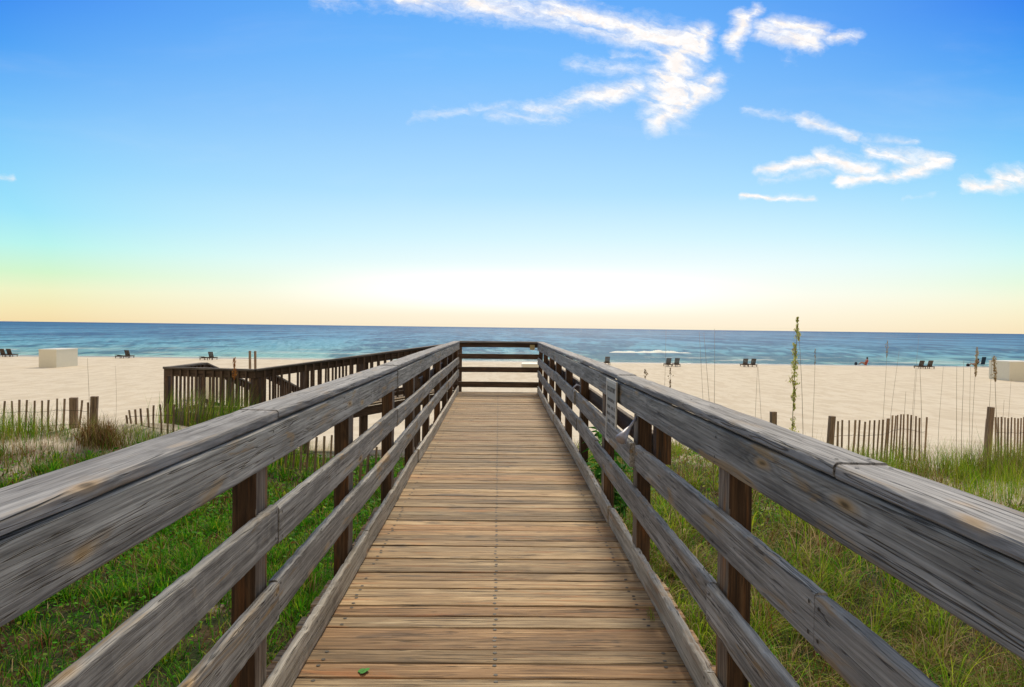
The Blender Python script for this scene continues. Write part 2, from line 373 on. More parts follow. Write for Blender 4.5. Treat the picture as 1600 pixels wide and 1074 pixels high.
class MB:
    def __init__(s): s.v = []; s.f = []; s.m = []
    def box(s, lo, hi, mi=0, M=None):
        b = len(s.v)
        for x in (lo[0], hi[0]):
            for y in (lo[1], hi[1]):
                for z in (lo[2], hi[2]):
                    p = Vector((x, y, z)); s.v.append(tuple(M @ p if M else p))
        for f in ((0, 1, 3, 2), (4, 6, 7, 5), (0, 4, 5, 1), (2, 3, 7, 6), (0, 2, 6, 4), (1, 5, 7, 3)):
            s.f.append(tuple(b+i for i in f)); s.m.append(mi)
        return s
    def tube(s, pts, rad, n=7, mi=0, caps=True):
        pts = [Vector(p) for p in pts]; b = len(s.v)
        rad = rad if hasattr(rad, '__len__') else [rad]*len(pts)
        for i, p in enumerate(pts):
            d = (pts[min(i+1, len(pts)-1)]-pts[max(i-1, 0)]).normalized()
            a = d.cross(Vector((.3, .2, 1)) if abs(d.z) < .9 else Vector((1, .1, 0))).normalized(); c = d.cross(a)
            for q in range(n):
                t = q*math.tau/n; s.v.append(tuple(p+(a*math.cos(t)+c*math.sin(t))*rad[i]))
        for i in range(len(pts)-1):
            for q in range(n):
                A = b+i*n+q; B = b+i*n+(q+1) % n; s.f.append((A, B, B+n, A+n)); s.m.append(mi)
        if caps:
            s.f.append(tuple(b+q for q in reversed(range(n)))); s.m.append(mi)
            s.f.append(tuple(b+(len(pts)-1)*n+q for q in range(n))); s.m.append(mi)
        return s
    def poly(s, pts, mi=0):
        b = len(s.v); s.v += [tuple(p) for p in pts]; s.f.append(tuple(range(b, b+len(pts)))); s.m.append(mi)
    def build(s, name, mats, parent=None, M=None, smooth=False):
        me = bpy.data.meshes.new(name); me.from_pydata(s.v, [], s.f)
        for m_ in (mats if isinstance(mats, (list, tuple)) else [mats]): me.materials.append(m_)
        me.polygons.foreach_set('material_index', s.m)
        if smooth: me.polygons.foreach_set('use_smooth', [True]*len(s.f))
        me.update(); return link(name, me, None, parent, M)

# ------------------------------------------------------------------ boardwalk
Y0, YEND = -1.6, 18.35
bw = tag(empty('boardwalk', (0, 0, -.75)), 'weathered wooden boardwalk with plank rails leading straight towards the sea', 'boardwalk')
def fx(Y): return .853+.0045*max(0, Y-2)          # inner face of the rails, from the centre line
# small waviness of the rails (shared by everything on a side)
def wob(side, Y): return .006*math.sin(Y*.9+side)+.005*math.sin(Y*2.1+side*2.3)
postsL = [-.9, 1.0, 2.87, 4.70, 6.55, 8.40, 10.4, 12.3, 14.2, 16.1, 18.2]
postsR = [-.9, 1.0, 2.93, 4.88, 6.55, 8.60, 10.4, 12.3, 14.2, 16.1, 18.2]
pitch = .1453; PT = .14
boards = []
y = Y0
i = 0
stuff_boards = []
while y < YEND-.05:
    j = random.uniform(-.0025, .0025); tz = random.gauss(0, .0022)
    nearpost = lambda P: any(abs(y+PT/2-(q+.075)) < .16 for q in P)
    xl = -(fx(y)+.036) if nearpost(postsL) else -(fx(y)+.15+random.uniform(-.012, .012))
    xr = (fx(y)+.036) if nearpost(postsR) else (fx(y)+.15+random.uniform(-.012, .012))
    gap = random.choice([.003, .005, .005, .007, .010])
    args = dict(p0=(xl, y+PT/2+j, -.0190+tz), p1=(xr, y+PT/2+j+random.uniform(-.003, .003), -.0190+tz+random.gauss(0, .0015)), w=pitch-gap, t=.036)
    boards.append((y, args)); y += pitch
vis = [b for b in boards if 3.0 < b[0]][:100]; ids = {id(b) for b in vis}
for b in vis:
    a = b[1]; L = a['p1'][0]-a['p0'][0]; c0 = -a['p0'][0]
    nl = []
    for dy in (-.042, .042):
        nl.append((c0+random.uniform(-.006, .006), dy+random.uniform(-.01, .01), 1))
        if random.random() < .6:
            nl.append((c0-.79+random.uniform(-.01, .01), dy, 1)); nl.append((c0+.79+random.uniform(-.01, .01), dy, 1))
    board('deck_board', a['p0'], a['p1'], a['w'], a['t'], (0, 0, 1), W_DECK, bw, seg=14, bow=.0025, rough=.0009, bev=.006, nails=nl)
mb = MB()
for b in boards:
    if id(b) in ids: continue
    a = b[1]; mb.box((a['p0'][0], a['p0'][1]-a['w']/2, -.037), (a['p1'][0], a['p0'][1]+a['w']/2, -.001))
o = mb.build('deck_board', W_DECK, bw); tag(o, kind='stuff')
# joists
for x in (-.78, 0, .78):
    board('joist', (x, Y0, -.135), (x, YEND-.1, -.135), .184, .038, (1, 0, 0), W_POST, bw, seg=20)
def rail_run(side, name, z0, z1, joints, mat, t=.038, inset=0.0, chips=0, seed=0, skip=()):
    for q in range(len(joints)-1):
        a, b = joints[q]+.004, joints[q+1]-.005
        r = random.Random(seed*31+q); e0, e1 = (r.uniform(-.002, .002), r.uniform(-.002, .002)) if name == 'top_rail' else (r.uniform(-.004, .007), r.uniform(-.004, .007))
        vz = .0015 if name == 'top_rail' else .006; za, zb = r.uniform(-vz, vz), r.uniform(-vz, vz)
        if (side, name, q) in OVR: e0, e1 = OVR[(side, name, q)]
        xa = fx(a)+wob(side, a)-e0+t/2+inset; xb = fx(b)+wob(side, b)-e1+t/2+inset
        h = z1-z0; nl = []
        L = b-a
        for uu in (.035, L-.035):
            for vv in (-.045, .045): nl.append((uu+r.uniform(-.008, .008), vv+r.uniform(-.012, .012), 1))
        for P in (postsL if side < 0 else postsR):
            if a+.3 < P+.075 < b-.3:
                for vv in (-.045, .045): nl.append((P+.075-a+r.uniform(-.01, .01), vv+r.uniform(-.01, .01), 1))
        board(name, (side*xa, a, (z0+z1)/2+za), (side*xb, b, (z0+z1)/2+zb), h, t, (-side, 0, 0), mat, bw, bow=.0035 if name == 'top_rail' else .009, rough=.0012, bev=.007, nails=nl, seed=seed*7+q, chips=chips)
OVR = {(1, 'middle_rail', 2): (.040, .002), (1, 'middle_rail', 3): (.036, .0)}
jt = {  # board joints along Y
 (-1, 'top_rail'): [-1.2, 1.06, 6.62, 10.45, 14.25, 18.2], (1, 'top_rail'): [-1.2, 1.0, 6.62, 10.45, 14.25, 18.2],
 (-1, 'middle_rail'): [-1.2, 3.02, 6.62, 10.45, 14.25, 18.2], (1, 'middle_rail'): [-1.2, 2.04, 4.72, 8.62, 12.4, 18.2],
 (-1, 'lower_rail'): [-1.2, 3.025, 6.64, 10.4, 14.2, 18.2], (1, 'lower_rail'): [-1.2, 3.045, 6.9, 8.7, 12.3, 18.2],
 (-1, 'kick_board'): [-1.2, 2.2, 5.2, 8.7, 12.3, 18.2], (1, 'kick_board'): [-1.2, 3.08, 6.0, 8.9, 12.4, 18.2]}
for s in (-1, 1):
    rail_run(s, 'top_rail', 1.008, 1.1600, jt[(s, 'top_rail')], W_RAIL, seed=1+s)
    rail_run(s, 'middle_rail', .680, .832, jt[(s, 'middle_rail')], W_RAIL, seed=11+s, chips=.004)
    rail_run(s, 'lower_rail', .378, .532, jt[(s, 'lower_rail')], W_RAIL, seed=21+s, chips=.006)
    rail_run(s, 'kick_board', .004, .147, jt[(s, 'kick_board')], W_KICK, seed=31+s, chips=.010, inset=.002)
    cj = [-1.2, .2, 3.02, 6.6, 10.4, 14.2, 18.36] if s < 0 else [-1.2, 1.93, 5.6, 8.6, 12.3, 18.36]
    for q in range(len(cj)-1):
        a, b = cj[q]+.002, cj[q+1]-.003; r = random.Random(q+s*9)
        w_ = .158 if s < 0 else .142; e = r.uniform(-.004, .006)
        xa = fx(a)+wob(s, a)-.001-e*.5+w_/2; xb = fx(b)+wob(s, b)-.001-e*.3+w_/2
        nl = [(u, v, 1) for u in (.05, b-a-.05) for v in (-.045, .04)]
        board('cap_board', (s*xa, a, 1.1875), (s*xb, b, 1.1875+r.uniform(-.004, .004)), w_, .038, (0, 0, 1), W_CAP, bw, bow=.004, rough=.0014, bev=.009, nails=nl, seed=q+s*77, chips=0)
    for q, P in enumerate(postsL if s < 0 else postsR):
        gzv = ground(s*.95, P)-.3; top = 1.164
        xi = fx(P)+wob(s, P)+.040
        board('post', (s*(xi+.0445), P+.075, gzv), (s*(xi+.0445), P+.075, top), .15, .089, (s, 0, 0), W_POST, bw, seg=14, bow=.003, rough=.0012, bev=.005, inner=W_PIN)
    # rail along the outer side of the posts
    xo = fx(8)+.04+.089+.022
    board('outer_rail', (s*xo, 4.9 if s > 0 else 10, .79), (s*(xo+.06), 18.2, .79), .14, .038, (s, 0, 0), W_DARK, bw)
board('cleat', (.985, 4.56, .74), (.985, 4.56, 1.16), .09, .1, (0, 1, 0), W_POST, bw)
board('cleat', (1.02, 3.02, .93), (1.02, 3.02, 1.0), .05, .1, (0, 1, 0), W_POST, bw)
# railing across the end
xe = fx(YEND)
for z0, z1 in ((1.055, 1.165), (.78, .90), (.46, .585), (.10, .235)):
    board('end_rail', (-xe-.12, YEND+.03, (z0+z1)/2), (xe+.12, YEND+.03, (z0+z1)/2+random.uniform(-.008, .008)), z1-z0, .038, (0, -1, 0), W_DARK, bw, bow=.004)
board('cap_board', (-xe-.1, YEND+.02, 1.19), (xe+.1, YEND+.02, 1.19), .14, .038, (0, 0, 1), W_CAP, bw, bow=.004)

# ------------------------------------------------------------------ access ramp on the left
rp = tag(empty('access_ramp', (-5, 16, -1.2)), 'dark brown timber ramp and landing with pickets, left of the boardwalk', 'ramp')
P_A = atY(716, 535.5, 18.2); P_C = atY(400, 577, 15.0); P_D = atY(258, 573, 15.4); P_E = atY(320, 566, 17.3)
P_D.z = P_C.z; P_E.z = P_C.z
P_F = P_C+Vector((.35, 2.3, 0))
def picket_run(parent, A, B, drop, sp=.155, cap=True, posts=(0, 1), pk=.038, bw_=.14, mat=W_DARK, ground_z=-1.6, start=.0, name='picket'):
    A = Vector(A); B = Vector(B); d = (B-A); L = Vector((d.x, d.y, 0)).length; dn = Vector((d.x, d.y, 0)).normalized(); nrm = Vector((dn.y, -dn.x, 0))
    if nrm.y > 0 and abs(dn.x) > .3: nrm = -nrm
    if cap: board('cap_board', A+Vector((0, 0, -.019)), B+Vector((0, 0, -.019)), .14, .038, (0, 0, 1), W_DCAP, parent, bow=.004)
    off = Vector((0, 0, -.04-bw_/2))
    board('top_rail', A+off, B+off, bw_, .038, nrm, mat, parent, bow=.003)
    off2 = Vector((0, 0, -drop+.10))
    board('lower_rail', A+off2, B+off2, .09, .038, nrm, mat, parent, bow=.003)
    n = int(L/sp)
    for i in range(1, n):
        t = i/n; p = A.lerp(B, t)+nrm*.040
        p = p+dn*random.uniform(-.008, .008)
        board(name, (p.x, p.y, p.z-drop+.02), (p.x+random.uniform(-.006, .006), p.y, p.z-.045), pk, pk, nrm, mat, parent, seg=2, bow=.001, bev=.003)
    for t in posts:
        p = A.lerp(B, t)-nrm*.075
        board('post', (p.x, p.y, ground(p.x, p.y)-.3), (p.x, p.y, p.z-.042), .10, .10, nrm, mat, parent, seg=6, bow=.002)
picket_run(rp, P_C, P_A, 1.05, .17, posts=(.0, .22, .5, .78))
# near side rail of the ramp, closer to the boardwalk end
picket_run(rp, P_D, P_C, 1.05, .165, posts=(0, 1.0))
picket_run(rp, P_D+Vector((0, .05, 0)), P_E, 1.05, .17, posts=(1,))
# far side rail of the ramp
picket_run(rp, P_F, P_A+Vector((.0, 1.4, -.02)), 1.05, .16, posts=(.0, .35, .7, 1))
# rail going down from the landing to the beach
P_G = P_E+Vector((.1, 3.6, -.83))
picket_run(rp, P_E, P_G, .95, .2, posts=(.5, 1.0), cap=True)
picket_run(rp, P_E+Vector((1.35, 0, -.15)), P_G+Vector((1.35, 0, -.15)), .95, .2, posts=(0, .5, 1.0), cap=True)
# landing deck and ramp deck boards
zl = P_C.z-1.08
mb = MB(); n = 17
for i in range(n):
    yy = P_D.y+.06+i*.145
    if yy > P_E.y+.3: break
    mb.box((P_D.x+.05, yy, zl-.038), (P_C.x+.3, yy+.138, zl))
mb.build('landing_deck', W_DECK, rp)
mb = MB()
A = P_C.copy(); B = P_A.copy(); nseg = int((B-A).length/.145)
for i in range(nseg):
    t = i/nseg; p = A.lerp(B, t); q = P_F.lerp(P_A+Vector((0, 1.4, 0)), t)
    p2 = A.lerp(B, t+.9/nseg); q2 = P_F.lerp(P_A+Vector((0, 1.4, 0)), t+.9/nseg)
    za = p.z-1.08; zb = p2.z-1.08
    b = len(mb.v)
    for (P_, z_) in ((p, za), (p2, zb), (q2, zb), (q, za)):
        mb.v.append((P_.x, P_.y+.06, z_)); 
    for (P_, z_) in ((p, za), (p2, zb), (q2, zb), (q, za)):
        mb.v.append((P_.x, P_.y+.06, z_-.038))
    for f in ((0, 1, 2, 3), (7, 6, 5, 4), (0, 4, 5, 1), (1, 5, 6, 2), (2, 6, 7, 3), (3, 7, 4, 0)): mb.f.append(tuple(b+q_ for q_ in f)); mb.m.append(0)
mb.build('ramp_deck', W_DECK, rp)
off = Vector((0, .02, -1.22)); board('stringer', P_C+off, P_A+off, .19, .04, (0, -1, 0), W_DARK, rp)
off = Vector((0, -.02, -1.22)); board('stringer', P_D+off, P_C+off, .19, .04, (0, -1, 0), W_DARK, rp)
board('stringer', P_E+Vector((.05, 0, -1.0)), P_G+Vector((.05, 0, -1.0)), .2, .04, (1, 0, 0), W_DARK, rp)
mb = MB()
for i in range(16):
    t = i/16; p = P_E.lerp(P_G, t); mb.box((p.x+.08, p.y, p.z-1.03), (p.x+1.3, p.y+.2, p.z-.99))
mb.build('step_board', W_DECK, rp); rp.children[-1]['kind'] = 'stuff'

# two tall stakes on the beach behind the ramp
st = None
for i, (xt, yt, xb, yb) in enumerate(((390.5, 548.5, 391.5, 640), (398.5, 549, 400.5, 640))):
    Y = 21.0+i*.3; a = atY(xt, yt, Y); b = atY(xb, yb, Y); b.z = ground(b.x, Y)-.2
    o = board('wooden_stake', b, a, .055, .055, (0, -1, 0), W_FENCE, None, seg=8, bow=.006)
    tag(o, ['left one of the two thin tall wooden stakes rising behind the ramp landing', 'right one of the two thin tall wooden stakes rising behind the ramp landing'][i], 'stake', 'stakes behind the ramp landing')

# ------------------------------------------------------------------ things on the right rail
# sign
sp_ = empty('sign_board', (.84, 5.66, .69)); tag(sp_, 'faded rectangular notice board with rows of lettering on the right hand rail', 'sign')
xf = .838; ya, yb = 5.42, 5.90; za, zb = .690, 1.158
MB().box((xf, ya, za), (xf+.008, yb, zb)).build('panel', M_SIGN, sp_); sign_panel = sp_.children[0]
mb = MB()
for lo, hi in (((xf-.004, ya-.004, za-.004), (xf+.0, yb+.004, za+.018)), ((xf-.004, ya-.004, zb-.018), (xf, yb+.004, zb+.004)), ((xf-.004, ya-.004, za+.0185), (xf, ya+.018, zb-.0185)), ((xf-.004, yb-.018, za+.0185), (xf, yb+.004, zb-.0185))): mb.box(lo, hi)
mb.build('frame', M_FRAME, sp_)
mb = MB(); r = random.Random(4); z = zb-.05; row = 0
while z > za+.05:
    hgt = .036 if row == 0 else .022; yy = yb-.04
    while yy > ya+.06:
        w_ = r.uniform(.014, .03)*(1.3 if row == 0 else 1); shp = r.randint(0, 3)
        if r.random() < .84:   # worn strokes of lettering
            mb.box((xf-.0022, yy-w_*.25, z-hgt), (xf-.0005, yy, z))
            if shp != 1: mb.box((xf-.0022, yy-w_, z-hgt*.3), (xf-.0005, yy-w_*.27, z))
            if shp != 2: mb.box((xf-.0022, yy-w_, z-hgt), (xf-.0005, yy-w_*.27, z-hgt*.72))
            if shp == 3: mb.box((xf-.0022, yy-w_, z-hgt*.7), (xf-.0005, yy-w_*.75, z-hgt*.32))
        yy -= w_+.008
    z -= hgt+(.05 if row == 0 else .032); row += 1
mb.build('lettering', M_INK, sign_panel)
# nozzle
a = Vector((.885, 4.98, .965)); b = Vector((.80, 5.02, .80)); a = atY(997, 650, 4.95); b = atY(969, 688, 4.80)
d = b-a
nz = empty('hose_nozzle', tuple(a)); tag(nz, 'grey funnel ended nozzle on a thin rod tied beside the notice board', 'nozzle')
MB().tube([a, a+d*.3, a+d*.55], [.009, .0085, .010], 9).build('rod', M_METAL, nz, smooth=True)
MB().tube([a+d*.5, a+d*.6, a+d*.75, a+d*.97, a+d*1.0], [.012, .018, .025, .037, .032], 14).build('nozzle_head', M_METAL, nz, smooth=True)
# hook
a = atY(894, 612, 8.5); hk = [a, a+Vector((.02, 0, .05)), a+Vector((.055, .02, .075)), a+Vector((.09, .05, .06)), a+Vector((.1, .08, .03))]
o = MB().tube(hk, [.006, .010, .012, .010, .007], 8).build('bent_hook', M_METAL, smooth=True); tag(o, 'small pale bent metal hook over the middle plank of the right rail', 'hook')
# tag on end rail
o = MB().box((.0, 0, 0), (.115, .012, .12)).build('yellow_tag', M_TAG, M=Matrix.Translation(atY(828, 547, YEND-.02))); tag(o, 'small yellowish square tag on the far right end of the end railing', 'tag')
o.location.y = YEND-.003
# leaf on the deck
p = atZ(568, 1050, .004); lb = MB()
for q, (dx, dy, rr) in enumerate(((-.011, .006, .015), (.011, .008, .015), (.001, -.011, .016))):
    pts = [(p.x+dx+rr*math.cos(t*math.tau/12), p.y+dy+rr*1.2*math.sin(t*math.tau/12), .0045+q*.0012+.004*(1+math.cos(t*math.tau/12))) for t in range(12)]; lb.poly(pts)
o = lb.build('fallen_leaf', M_LEAF1); tag(o, 'small round green leaf lying on the deck planks near the bottom', 'leaf')

# ------------------------------------------------------------------ sand fences
def fence(name, label, group, slats, posts, lean=0.0, wire_z=(.72, .35)):
    """slats: list of (xtop,ytop,Y,xlean_px) in photo pixels"""
    P0 = atY(slats[0][0], slats[0][1], slats[0][2])
    root = empty(name, (P0.x, P0.y, ground(P0.x, P0.y))); tag(root, label, 'fence', group)
    tops = []
    for (x, y, Y, ln) in slats:
        a = atY(x, y, Y); b = a.copy(); b.z = ground(a.x, a.y)-.15; b.x -= ln*Y/F
        b.y += random.uniform(-.04, .04)
        wd = random.uniform(.029, .040)
        board('picket', b, a, wd, .012, (random.uniform(-.3, .3), -1, 0), W_FENCE, root, seg=5, bow=.008, bev=.002)
        tops.append((a, b))
    for fz in wire_z:
        pts = [b.lerp(a, fz) for a, b in tops]
        pts2 = []
        for i in range(len(pts)-1):
            pts2.append(pts[i]+Vector((0, -.01, 0))); m_ = pts[i].lerp(pts[i+1], .5); m_.z -= .008; pts2.append(m_)
        pts2.append(pts[-1]); MB().tube(pts2, .0035, 4).build('wire', M_WIRE, root)
    for (x, y, Y, w, ln) in posts:
        a = atY(x, y, Y); b = a.copy(); b.z = ground(a.x, a.y)-.25; b.x -= ln*Y/F; b.y += .03
        board('post', b, a, w, w*.9, (.2, -1, 0), W_FENCE, root, seg=8, bow=.008, bev=.012)
    return root
R = random.Random(5)
sl = [(-62+11.6*i, 629-.35*i+R.uniform(-1.5, 1.5), 13.6-.03*i, R.uniform(-1, 3)) for i in range(15)]
sl = [s for s in sl if not 109 < s[0] < 119]
sl += [(128, 625.5, 13.2, 5), (137.5, 629, 13.2, 1)]
fence('sand_fence', 'slatted sand fence in the grass at the far left, with two thick posts', 'sand fences', sl, [(115, 621.5, 13.3, .12, 1), (147.5, 619.5, 13.1, .11, 2)])
sl = [(197, 649, 13.6, -4), (202, 641, 13.5, -5), (211, 640, 13.4, -4), (219.5, 638.5, 13.3, -3), (230, 638, 13.2, -3), (241, 633.5, 13.1, 0), (250, 632, 13, -2), (262, 631, 13, 0), (273, 632, 13, 1)]
fence('sand_fence', 'short leaning piece of sand fence left of the ramp landing', 'sand fences', sl, [])
sl = [(x_, y_+R.uniform(-1.5, 1.5), 12.6-.1*i, 4) for i, (x_, y_) in enumerate([(448, 692), (460, 690), (471, 688), (483, 687), (495, 683), (507.5, 681), (518, 681), (529, 686), (541, 690), (553, 696), (565, 703), (576, 705), (588, 699), (600, 700)])]
fence('sand_fence', 'low sand fence seen through the left boardwalk rails', 'sand fences', sl, [])
zx = [190, 220, 253, 298, 338, 372, 408, 443, 478, 510, 538, 565, 583, 603, 625, 640, 660, 678, 708, 735, 763, 795, 842]
zy = [710, 708, 700, 702, 700, 700, 712, 703, 702, 700, 698, 690, 690, 668, 670, 665, 660, 660, 660, 665, 673, 685, 680]
sl = []
for i, (a, b) in enumerate(zip(zx, zy)):
    Y = 14.8 if i < 11 else (14.8+(i-10)*.28 if i < 17 else 16.4-(i-16)*.12)
    sl.append((1260+a/4.474, 500+b/4.474, Y, 3 if 3 < i < 16 else 1))
fence('sand_fence', 'bent sand fence on the sand right of the boardwalk, with one post', 'sand fences', sl, [(1300, 650.5, 14.8, .11, 4)])
sl = [(1555+5.1*i, 652.5+R.uniform(-1, 1.5), 15.6, R.uniform(-1, 1)) for i in range(22)]
fence('sand_fence', 'sand fence at the far right edge with a tall leaning post', 'sand fences', sl, [(1549.5, 636.5, 15.5, .11, 5), (1543, 655, 15.6, .05, 2)])
a = atY(1208, 643.5, 14.9); b = a.copy(); b.z = ground(a.x, a.y)-.2
o = board('fence_post', b, a, .11, .10, (.2, -1, 0), W_FENCE, None, seg=8, bow=.006, bev=.01); tag(o, 'single fence post peeking over the right handrail', 'post')

# ------------------------------------------------------------------ beach storage boxes
def sbox(px, py, wx, dy, hh, rot, label):
    z = -3.2
    p = atZ(px, py, z); z = ground(p.x, p.y); p = atZ(px, py, z)
    root = empty('storage_box', tuple(p), rot); tag(root, label, 'storage box', 'cream storage boxes on the beach')
    M = PM[root.name]
    MB().box((0, 0, -.05), (wx, dy, hh-.10)).build('box_body', M_BOX, root, M)
    mb = MB(); mb.box((-.03, -.03, hh-.10), (wx+.03, dy+.03, hh-.03)); mb.box((.02, .02, hh-.03), (wx-.02, dy-.02, hh)); mb.build('lid', M_BOXLID, root, M)
sbox(60.5, 574.5, 1.8, 4.0, 1.9, 0, 'cream box standing alone on the beach at the far left')
sbox(1577, 595.5, 3.0, 3.2, 1.95, 0, 'cream box on the sand at the far right edge')
sbox(816, 581, 2.0, 3.0, .85, 0, 'pale box seen through the railing at the boardwalk end')
sbox(303, 626, 1.7, 2.0, 1.6, 0, 'beige box seen between the pickets of the ramp landing')

# ------------------------------------------------------------------ loungers
def lounger_proto():
    root = empty('beach_lounger', (0, 0, 0))
    L, W = 1.95, .68
    mb = MB()
    for x in (-W/2, W/2-.05): mb.box((x, -.1, .22), (x+.05, L-.1, .32))
    mb.box((-W/2+.051, -.1, .22), (W/2-.051, -.05, .31)); mb.box((-W/2+.051, L-.15, .22), (W/2-.051, L-.1, .31))
    mb.build('frame', W_LOUNGE, root)
    mb = MB()
    for i in range(12): mb.box((-W/2+.02, .62+i*.1, .323), (W/2-.02, .62+i*.1+.075, .345))
    mb.build('seat_slats', W_LOUNGE, root)
    T = Matrix.Translation((0, .60, .34)) @ Matrix.Rotation(math.radians(-62), 4, 'X')
    mb = MB()
    for i in range(7): mb.box((-W/2+.02+i*.093, -.84, .0), (-W/2+.02+i*.093+.075, 0, .025), M=T)
    mb.box((-W/2+.02, -.8, -.03), (W/2-.02, -.74, -.002), M=T); mb.box((-W/2+.02, -.15, -.03), (W/2-.02, -.09, -.002), M=T)
    mb.build('backrest', W_LOUNGE, root)
    for x in (-W/2+.001, W/2-.071):
        for y in (0, L-.3): MB().box((x, y, -.05), (x+.07, y+.07, .219)).build('leg', W_LOUNGE, root)
    return root
LP = lounger_proto()
first = True
spots = [(0.5, 558, 'grey wooden lounger cut by the left edge of the photo'), (11, 558, 'wooden lounger beside the cut one at the far left'),
 (184, 560, 'flat lying wooden lounger right of the cream box'), (196.5, 560, 'upright backed lounger right of the cream box'),
 (316, 563, 'flat lying wooden lounger above the ramp landing'), (327.5, 563, 'upright backed lounger above the ramp landing'),
 (949.5, 570.5, 'single dark lounger just above the right handrail near the boardwalk end'),
 (1046, 573.5, 'left lounger of the pair below the breaking wave'), (1059, 573.5, 'right lounger of the pair below the breaking wave'),
 (1166, 574, 'left lounger of the pair between the wave and the tall sea oat'), (1179, 574, 'right lounger of the pair between the wave and the tall sea oat'),
 (1442.5, 577, 'left lounger of the pair above the bent sand fence'), (1456, 577, 'right lounger of the pair above the bent sand fence')]
for (px, py, lab) in spots:
    o = LP if first else copy_tree(LP); first = False
    p = atZ(px, py, -3.27); o.location = (p.x, p.y, ground(p.x, p.y)); o.rotation_euler = (0, 0, random.uniform(-.05, .05))
    tag(o, lab, 'lounger', 'wooden beach loungers')
    if 'flat' in lab:
        for ch in o.children:
            if ch.name.startswith('backrest'):
                ch.matrix_local = Matrix.Translation((0, .60, .345)) @ Matrix.Rotation(math.radians(54), 4, 'X') @ Matrix.Translation((0, -.60, -.34))

# ------------------------------------------------------------------ people far down the beach
def skin_body(name, joints, edges, mat, parent=None, M=None):
    me = bpy.data.meshes.new(name); me.from_pydata([j[:3] for j in joints], edges, [])
    o = link(name, me, mat, parent, M)
    md = o.modifiers.new('skin', 'SKIN'); lay = me.skin_vertices[0].data
    for i, j in enumerate(joints): lay[i].radius = (j[3], j[4] if len(j) > 4 else j[3])
    lay[0].use_root = True; md.use_smooth_shade = True
    s = o.modifiers.new('sub', 'SUBSURF'); s.levels = 1; s.render_levels = 2
    return o
def seated(px, py, rot, label, top, bottom, recline=0.25, sz=1.0):
    p = atZ(px, py, -3.27); root = empty('person', (p.x, p.y, ground(p.x, p.y)), rot); tag(root, label, 'person')
    root.scale = (1.2,)*3; M = PM[root.name]; c = recline
    J = [(0, 0, .14, .13), (0, -.10*c*4, .40, .125), (0, -.16*c*4, .60, .15, .10), (0, -.17*c*4, .70, .055), (0, -.16*c*4, .80, .085, .10), (0, -.155*c*4, .88, .085, .095), (0, -.15*c*4, .95, .05)]
    E = [(0, 1), (1, 2), (2, 3), (3, 4), (4, 5), (5, 6)]
    for s in (-1, 1):
        b = len(J)
        J += [(s*.18, -.16*c*4, .61, .052), (s*.24, -.05, .40, .042), (s*.20, .18, .33, .034), (s*.19, .26, .31, .03)]
        E += [(2, b), (b, b+1), (b+1, b+2), (b+2, b+3)]
        b = len(J)
        J += [(s*.11, .1, .14, .085), (s*.13, .46, .36, .06), (s*.13, .74, .08, .045), (s*.13, .86, .04, .035)]
        E += [(0, b), (b, b+1), (b+1, b+2), (b+2, b+3)]
    skin_body('body', J, E, M_SKIN, root, M)
    y2 = -.16*c*4
    MB().tube([(0, 0, .02), (0, 0, .15), (0, y2*.6, .38), (0, y2, .60), (0, y2, .67)], [.15, .165, .15, .185, .09], 12).build('top' if top != bottom else 'swimsuit', top, root, M, True)
    MB().tube([(0, y2-.02, .77), (0, y2-.02, .83), (0, y2-.01, .93), (0, y2, .99)], [.09, .115, .11, .04], 10).build('hair', M_HAIR, root, M, True)
    return root
seated(1352.5, 570, .9, 'person in red sitting on the sand at the water edge', M_RED, M_RED)
def canvas_chair(px, py, rot, label):
    p = atZ(px, py, -3.27); root = empty('beach_chair', (p.x, p.y, ground(p.x, p.y)), rot); tag(root, label, 'chair'); root.scale = (1.25,)*3; M = PM[root.name]
    MB().box((-.28, -.02, .22), (.28, .5, .25)).build('seat', M_NAVY, root, M)
    T = M @ Matrix.Translation((0, -.02, .23)) @ Matrix.Rotation(math.radians(14), 4, 'X')
    MB().box((-.28, -.03, 0), (.28, 0, .95)).build('backrest', M_NAVY, root, T)
    mb = MB()
    for s in (-1, 1):
        mb.tube([(s*.30, .5, 0), (s*.30, .1, .25), (s*.30, -.28, 0)], .014, 6); mb.tube([(s*.30, .45, .45), (s*.30, -.15, .48)], .02, 6); mb.tube([(s*.30, .4, .05), (s*.30, .4, .45)], .012, 6)
    mb.build('frame', M_METAL, root, M)
canvas_chair(1535, 571, .15, 'dark navy canvas beach chair beside the reclining person, right of the beach')
seated(1524, 571.5, 1.3, 'person in dark clothes leaning back on the sand beside the navy beach chair', M_BLACK, M_BLACK, .45)
p = atZ(1512.5, 571.5, -3.27); rb = empty('beach_bag', (p.x, p.y, ground(p.x, p.y))); tag(rb, 'black round beach bag left of the person in dark clothes', 'bag'); M = PM[rb.name]
MB().tube([(0, 0, 0), (0, 0, .05), (0, 0, .25), (0, 0, .36), (0, 0, .40)], [.15, .23, .24, .15, .05], 12).build('bag_body', M_BLACK, rb, M, True)
MB().tube([(-.12, 0, .33), (-.08, 0, .46), (0, 0, .5), (.08, 0, .46), (.12, 0, .33)], .014, 6).build('handle', M_BLACK, rb, M, True)
p = atZ(1340.5, 569.5, -3.27); rb = empty('beach_bag', (p.x-.3, p.y, ground(p.x, p.y))); tag(rb, 'small dark bag on the sand left of the person in red', 'bag'); M = PM[rb.name]
MB().tube([(0, 0, 0), (0, 0, .05), (0, 0, .3), (0, 0, .45)], [.16, .22, .2, .1], 10).build('bag_body', M_NAVY, rb, M, True)
